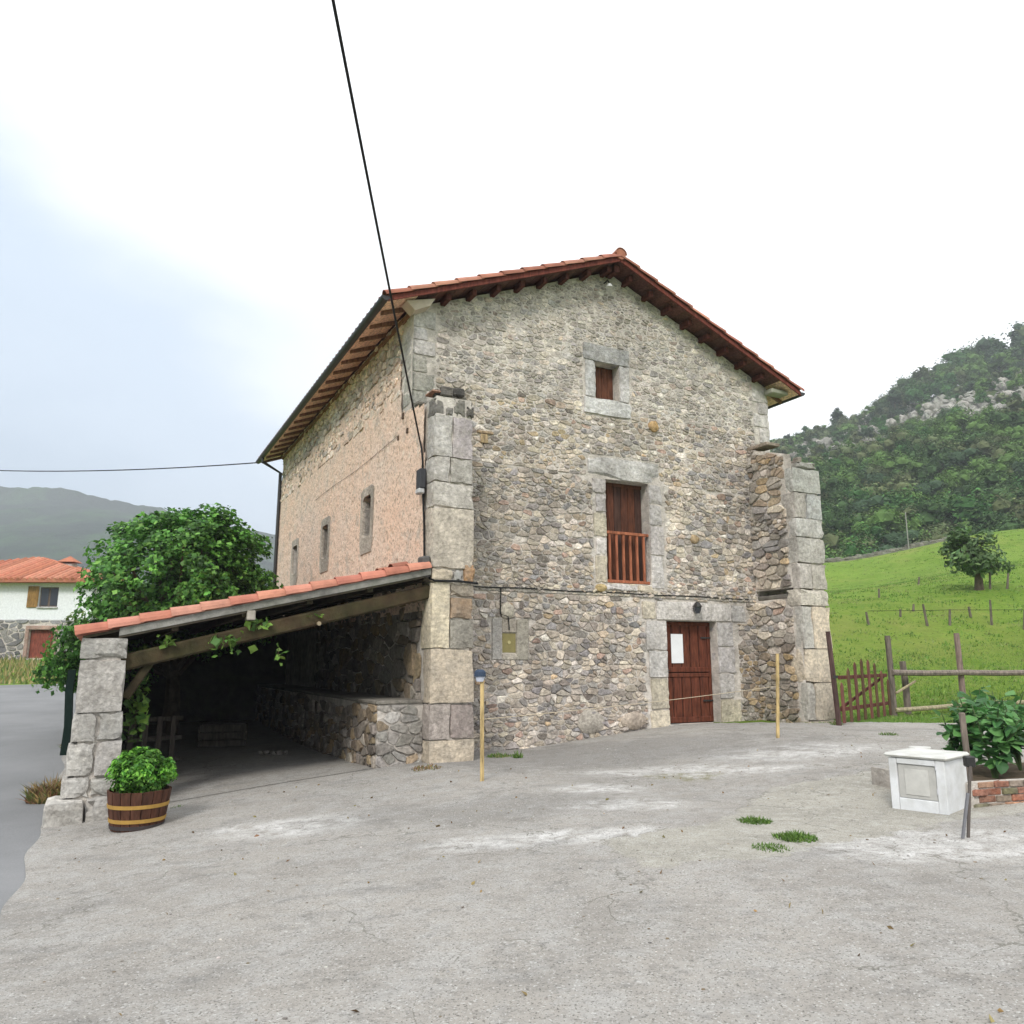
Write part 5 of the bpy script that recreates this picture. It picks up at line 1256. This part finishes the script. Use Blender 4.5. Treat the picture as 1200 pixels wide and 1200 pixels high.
MB().add(rv + [(p[0], p[1], p[2] - .15) for p in rv[:4]], [(0, 1, 5, 4), (1, 2, 5), (2, 3, 4, 5), (3, 0, 4), (0, 1, 7, 6), (1, 2, 8, 7), (9, 8, 7, 6)], (.42, .16, .10)).build('hip_roof', 'tile', fh)
rf = [o for o in fh.children if o.name.startswith('hip_roof')][0]
m_ = MB(); n = 44
for k in range(n):                          # tile rows on the two visible slopes
    x = cx0 + (cx1 - cx0) * (k + .5) / n; t = min(1, (x - cx0) / (rx0 - cx0), (cx1 - x) / (cx1 - ax)); 
    if t > .05: m_.tube([(x, cy0 - .03, ze + .02), (x, cy0 + (ay - cy0) * t, ze + (az - ze) * t + .02)], .13, shade(R.choice([(.50, .19, .11), (.44, .16, .09), (.56, .24, .15)])), 6)
    y = cy0 + (cy1 - cy0) * (k + .5) / n; t = min((y - cy0) / (ay - cy0), (cy1 - y) / (cy1 - ay))
    if t > .08: m_.tube([(cx1 + .03, y, ze + .02), (cx1 - (cx1 - ax) * t, y, ze + (az - ze) * t + .02)], .12, shade((.48, .18, .10)), 6)
m_.build('tile_rows', 'tile', rf, kind='stuff')
chx = pxX(78, Y0 + 4); zc_ = wz(672) + .2
chm = MB().box((chx - .35, Y0 + 3.6, zc_ - .4), (chx + .35, Y0 + 4.3, zc_ + .9), (.62, .58, .54), .02).build('chimney', 'ashlar', fh)
MB().add([(chx - .6, Y0 + 3.4, zc_ + 1.0), (chx + .6, Y0 + 3.4, zc_ + 1.0), (chx + .6, Y0 + 4.5, zc_ + 1.0), (chx - .6, Y0 + 4.5, zc_ + 1.0), (chx, Y0 + 3.95, zc_ + 1.45)], [(0, 1, 4), (1, 2, 4), (2, 3, 4), (3, 0, 4), (0, 1, 2, 3)], (.45, .17, .1)).build('chimney_cap', 'tile', chm)
# roadside grass in front of it and grass by the fence
m_ = MB()
for _ in range(5200):
    x = R.uniform(-44, -20); y = R.uniform(39.6, 50); b = Vector((x, y, gz(x, y) - .02)); hh = R.uniform(.15, .5) * (1.3 if noise.noise(Vector((x * .4, y * .4, 0))) > .1 else .7)
    d = Vector((R.gauss(0, .3), R.gauss(0, .3), 1)) * hh; s_ = .05; m_.add([b - Vector((s_, 0, 0)), b + Vector((s_, 0, 0)), b + d], [(0, 1, 2)], shade(R.choice([(.18, .20, .05), (.30, .26, .10), (.10, .17, .04), (.38, .30, .14)]), .8, 1.2))
top(m_.build('verge_grass', 'leaf', None, center=False, kind='stuff'), 'yellowing rough grass between the road end and the white farmhouse', 'grass')
m_ = MB()
for _ in range(26000):
    y = 17.2 + 10 * R.random() ** 1.3; x = y * R.uniform(.36, .80)
    if yard_in(x, y): continue
    b = gpt(x, y, -.03); hh = R.uniform(.03, .09); d = Vector((R.gauss(0, .4), R.gauss(0, .4), 1)) * hh; s_ = .010
    m_.add([b - Vector((s_, 0, 0)), b + Vector((s_, 0, 0)), b + d], [(0, 1, 2)], shade(R.choice([(.10, .21, .03), (.14, .26, .04), (.17, .24, .06)]), .8, 1.2))
top(m_.build('fence_side_grass', 'leaf', None, center=False, kind='stuff'), 'short bright green grass behind the gate and rail fence', 'grass')
def strewn(name, mat, label, cat, pts, size, cols):
    m_ = MB()
    for p in pts:
        s_ = size * R.uniform(.4, 1.5); m_.box(p - Vector((s_, s_ * .8, s_ * .3)), p + Vector((s_, s_ * .8, s_ * .6)), shade(R.choice(cols), .8, 1.2), s_ * .3, s_ * .25)
    top(m_.build(name, mat, None, kind='stuff'), label, cat)
m_ = MB()
for _ in range(2600):
    y = 19 + 66 * R.random() ** 1.25; x = y * R.uniform(.38, .80)
    if yard_in(x, y): continue
    tc_ = R.choice([(.13, .25, .035), (.17, .28, .05), (.22, .27, .08), (.10, .19, .03)]); hh = R.uniform(.04, .11); sp = R.uniform(.08, .25)
    for _k in range(9):
        b = gpt(x + R.gauss(0, sp), y + R.gauss(0, sp), -.03); d = Vector((R.gauss(0, .5), R.gauss(0, .5), 1)) * hh; m_.add([b - Vector((.03, 0, 0)), b + Vector((.03, 0, 0)), b + d], [(0, 1, 2)], shade(tc_, .8, 1.2))
top(m_.build('grass_tussocks', 'leaf', None, center=False, kind='stuff'), 'scattered darker grass tufts over the rising meadow', 'grass')
pts = []
for _ in range(900):
    px = R.uniform(985, 1110); py = R.uniform(846, 876) + (px - 985) * .1
    if px > 1095: continue
    pts.append(ghit(px, py))
strewn('gravel', 'stone', 'loose gravel in front of the picket gate', 'gravel', pts[:420], .016, [(.4, .38, .34), (.3, .28, .25), (.5, .48, .45)])
strewn('grit', 'stone', 'pale grit and pebbles scattered around the foot of the white cabinet', 'gravel', [ghit(R.uniform(940, 1200), R.uniform(955, 1010)) for _ in range(500)], .012, [(.5, .49, .47), (.35, .34, .32)])

pp_ = []
while len(pp_) < 1100:
    x, y = R.uniform(-6, 9), R.uniform(3, 16); s_, v_ = loc_sv(x, y)
    if s_ < -5.3 or v_ > -.1: continue
    if noise.noise(Vector((x * .8, y * .8, 0))) + R.uniform(-.4, .4) < .05: continue
    pp_.append(gpt(x, y, .012))
strewn('yard_grit', 'stone', 'loose grit and tiny pebbles lying over the concrete yard', 'gravel', pp_, .008, [(.42, .40, .37), (.25, .24, .22), (.2, .16, .11), (.5, .48, .45)])
m_ = MB()
for _ in range(170):
    x, y = R.uniform(-5, 8), R.uniform(4, 13.5); s_, v_ = loc_sv(x, y)
    if s_ < -5.3 or v_ > -.1: continue
    leafmesh(m_, [gpt(x, y, .02)], .045, [(.25, .17, .07), (.18, .11, .05), (.3, .25, .1)])
top(m_.build('fallen_leaves', 'leaf', None, center=False, kind='stuff'), 'a few dry brown leaves blown over the yard', 'leaves')
# =================================================================== HILL TREES AND ROCKS
var = []
HC = [[(.06, .115, .038), (.085, .145, .05), (.04, .08, .03)], [(.10, .18, .045), (.13, .22, .06)], [(.05, .09, .045), (.07, .115, .055)], [(.12, .155, .07), (.085, .115, .05)], [(.055, .14, .04), (.08, .17, .045)], [(.14, .165, .075), (.10, .135, .055)]]
def fartree(k, tall=False, fine=False):
    m_ = MB(); cols = HC[k % len(HC)]
    H_ = 1.0; rx, rz = (.40, .42) if not tall else (.17, .42); cz = .55
    cl = clumps((0, 0, cz), rx * .75, rx * .75, rz * .75, 16 if not tall else 12, .17 if not tall else .10, .6)
    bm = bmesh.new(); 
    for c, r in cl[:9]:
        bmesh.ops.create_icosphere(bm, subdivisions=1, radius=r * (.72 if fine else .8), matrix=Matrix.Translation(c))
    for q in bm.verts: q.co += Vector((R.gauss(0, .018), R.gauss(0, .018), R.gauss(0, .018)))
    bm.verts.ensure_lookup_table(); c0 = cols[0]
    m_.add([q.co.copy() for q in bm.verts], [tuple(q.index for q in f.verts) for f in bm.faces], c0); bm.free()
    leafmesh(m_, [c + Vector((R.gauss(0, 1), R.gauss(0, 1), R.gauss(.3, 1))).normalized() * r * R.uniform(.7, 1.25) for c, r in cl for _ in range(75 if fine else 26)], .055 if fine else .085, cols, outward=Vector((0, 0, .4)))
    if tall: m_.tube([(0, 0, -.1), (0, 0, .5)], [.03, .015], (.1, .085, .065), 5)
    return m_
protos = [fartree(k) for k in range(8)]; talls = [fartree(k + 2, True) for k in range(3)]
pm = []
fineps = [fartree(k, False, True) for k in range(8)] + [fartree(k + 2, True, True) for k in range(3)]
for p_ in fineps:
    o = p_.build('hillside_tree', 'far_leaf', None, center=False); pm.append(o.data); bpy.data.objects.remove(o)
spots = []
tries = 0
while len(spots) < 1800 and tries < 16000:
    tries += 1
    Y = 94 + 212 * R.random() ** 1.25; a = R.uniform(.20, .95); X = a * Y; t = (Y - 92) / 208
    dens = 1.0 if t < .34 else (.35 if t < .42 else .03)
    nn_ = noise.noise(Vector((X * .035, Y * .035, 3)))
    if t > .52 and a > .50 and t > .86: dens = 1
    if t > .9: dens = max(dens, .75)
    dens *= .55 + 1.1 * (nn_ > -.15)
    if R.random() > dens: continue
    h = (R.uniform(5, 9) if t < .4 else R.uniform(3, 6)) if t < .85 else (R.uniform(9, 16) if a > .50 else R.uniform(3.5, 7))
    if any((X - q[0]) ** 2 + (Y - q[1]) ** 2 < (.26 * (h + q[3])) ** 2 for q in spots): continue
    kind = R.choice(range(8)); 
    if nn_ > .12 and t < .5: kind = R.choice((1, 4, 7))
    if t > .8 and R.random() < .12: kind = 8 + R.choice(range(3)); h *= 1.35
    spots.append((X, Y, hz(X, Y) - .3, h, kind))
for px_, h_, k_ in ((940, 8, 8), (965, 9, 10), (1004, 13, 8), (1010, 9, 9), (1060, 8, 0), (1085, 7, 3), (1108, 13, 2), (1118, 11, 0), (1140, 15, 2), (1160, 17, 4), (1176, 15, 0), (1192, 18, 2), (1205, 16, 4)):
    X_ = (px_ - 600) / 937 * 300; spots.append((X_, 300, hz(X_, 300) - .5, h_, k_))
spots.sort(key=lambda q: -q[3] / q[1] * (1 if .3 < q[0] / q[1] < .66 else .01))
HL = ['mid green bushy tree', 'fresh light green tree', 'dark bluish green tree', 'olive green rounded tree', 'deep green broad tree', 'yellowish olive tree', 'plain mid green rounded tree', 'light green leafy tree', 'tall narrow bluish tree', 'tall narrow olive tree', 'tall narrow green tree']
for i, (X, Y, Z, h, kind) in enumerate(spots[:290]):
    o = bpy.data.objects.new('hillside_tree', pm[kind]); COL.objects.link(o); o.location = (X, Y, Z); o.rotation_euler = (0, 0, R.uniform(0, 6.28)); w = h * R.uniform(.9, 1.35); o.scale = (w, w, h)
    top(o, HL[kind] + ' in the wood on the hillside behind the meadow', 'tree', 'trees of the wooded hillside')
m_ = MB()
def addt(p_, X, Y, Z, h, keep=1):
    a = R.uniform(0, 6.28); ca, sa = math.cos(a), math.sin(a); w = h * R.uniform(.9, 1.35)
    o = len(m_.v); m_.v += [Vector((X + (q.x * ca - q.y * sa) * w, Y + (q.x * sa + q.y * ca) * w, Z + q.z * h)) for q in p_.v]; m_.f += [tuple(i + o for i in f) for f in p_.f]; k = R.uniform(.8, 1.2); m_.c += [tuple(x * k for x in c) for c in p_.c]
allp = protos + talls
for X, Y, Z, h, kind in spots[290:]: addt((fineps if Y < 135 else allp)[kind], X, Y, Z, h)
for _ in range(520):                      # low scrub between the trees
    Y = 96 + 200 * R.random(); a = R.uniform(.25, .75)
    if .42 < (Y - 92) / 208 < .9 and R.random() < .55: continue
    addt(protos[R.choice((3, 5, 0, 7))], a * Y, Y, hz(a * Y, Y) - .3, R.uniform(1.2, 2.6))
top(m_.build('hillside_wood', 'far_leaf', None, center=False, kind='stuff'), 'dense mixed wood and scrub covering the steep right hillside', 'wood')
# limestone outcrops
rm = []
for k in range(5):
    mbk = MB()
    for j in range(4):
        bm = bmesh.new(); bmesh.ops.create_icosphere(bm, subdivisions=2, radius=R.uniform(.4, .8), matrix=Matrix.Translation((R.uniform(-.7, .7), R.uniform(-.3, .3), R.uniform(-.1, .3))))
        for q in bm.verts:
            q.co += q.co.normalized() * .55 * noise.noise(q.co * 3.1 + Vector((k * 5, j, 0))); q.co.z *= 1.2
        bm.verts.ensure_lookup_table(); mbk.add([q.co.copy() for q in bm.verts], [tuple(q.index for q in f.verts) for f in bm.faces], shade((.29, .29, .26), .75, 1.2)); bm.free()
    o = mbk.build('limestone_outcrop', 'stone', None, center=False); rm.append(o.data); bpy.data.objects.remove(o)
for k in range(290):
    px = R.uniform(905, 1215); base = lerp_tab([(900, 532), (1000, 515), (1060, 500), (1120, 488), (1200, 468)], px); py = base + R.gauss(-2, 15)
    a = (px - 600) / 937.; best = None; Y = 100
    rr = ray(px, py); 
    while Y < 305:
        p = Vector((0, 0, EYE)) + rr * (Y / rr.y)
        if p.z < hz(p.x, p.y): best = p; break
        Y += 1.5
    if best is None: continue
    o = bpy.data.objects.new('limestone_outcrop', R.choice(rm)); COL.objects.link(o); s = R.uniform(.5, 2.0); o.location = (best.x, best.y, hz(best.x, best.y) + .2 * s); o.scale = (s * R.uniform(.8, 1.8), s, s * R.uniform(.7, 1.2)); o.rotation_euler = (0, R.uniform(-.2, .2), R.uniform(-.5, .5))
    top(o, 'pale grey limestone outcrop showing between bushes high on the hillside', 'rock', 'limestone outcrops on the hillside')

# =================================================================== HAZE
hm = bpy.data.materials.new('haze_air'); hm.use_nodes = True; t = hm.node_tree; t.nodes.clear()
vo = t.nodes.new('ShaderNodeVolumePrincipled'); vo.inputs['Color'].default_value = (.90, .95, 1.0, 1); vo.inputs['Density'].default_value = .0006; vo.inputs['Anisotropy'].default_value = .0
mo = t.nodes.new('ShaderNodeOutputMaterial'); t.links.new(vo.outputs[0], mo.inputs['Volume'])
hb = MB().box((-3700, -3700, -12), (3700, 3700, 290), (1, 1, 1)).build('haze', hm, None, kind='stuff'); hb['label'] = 'thin pale blue mist filling the valley air'; hb['category'] = 'haze'
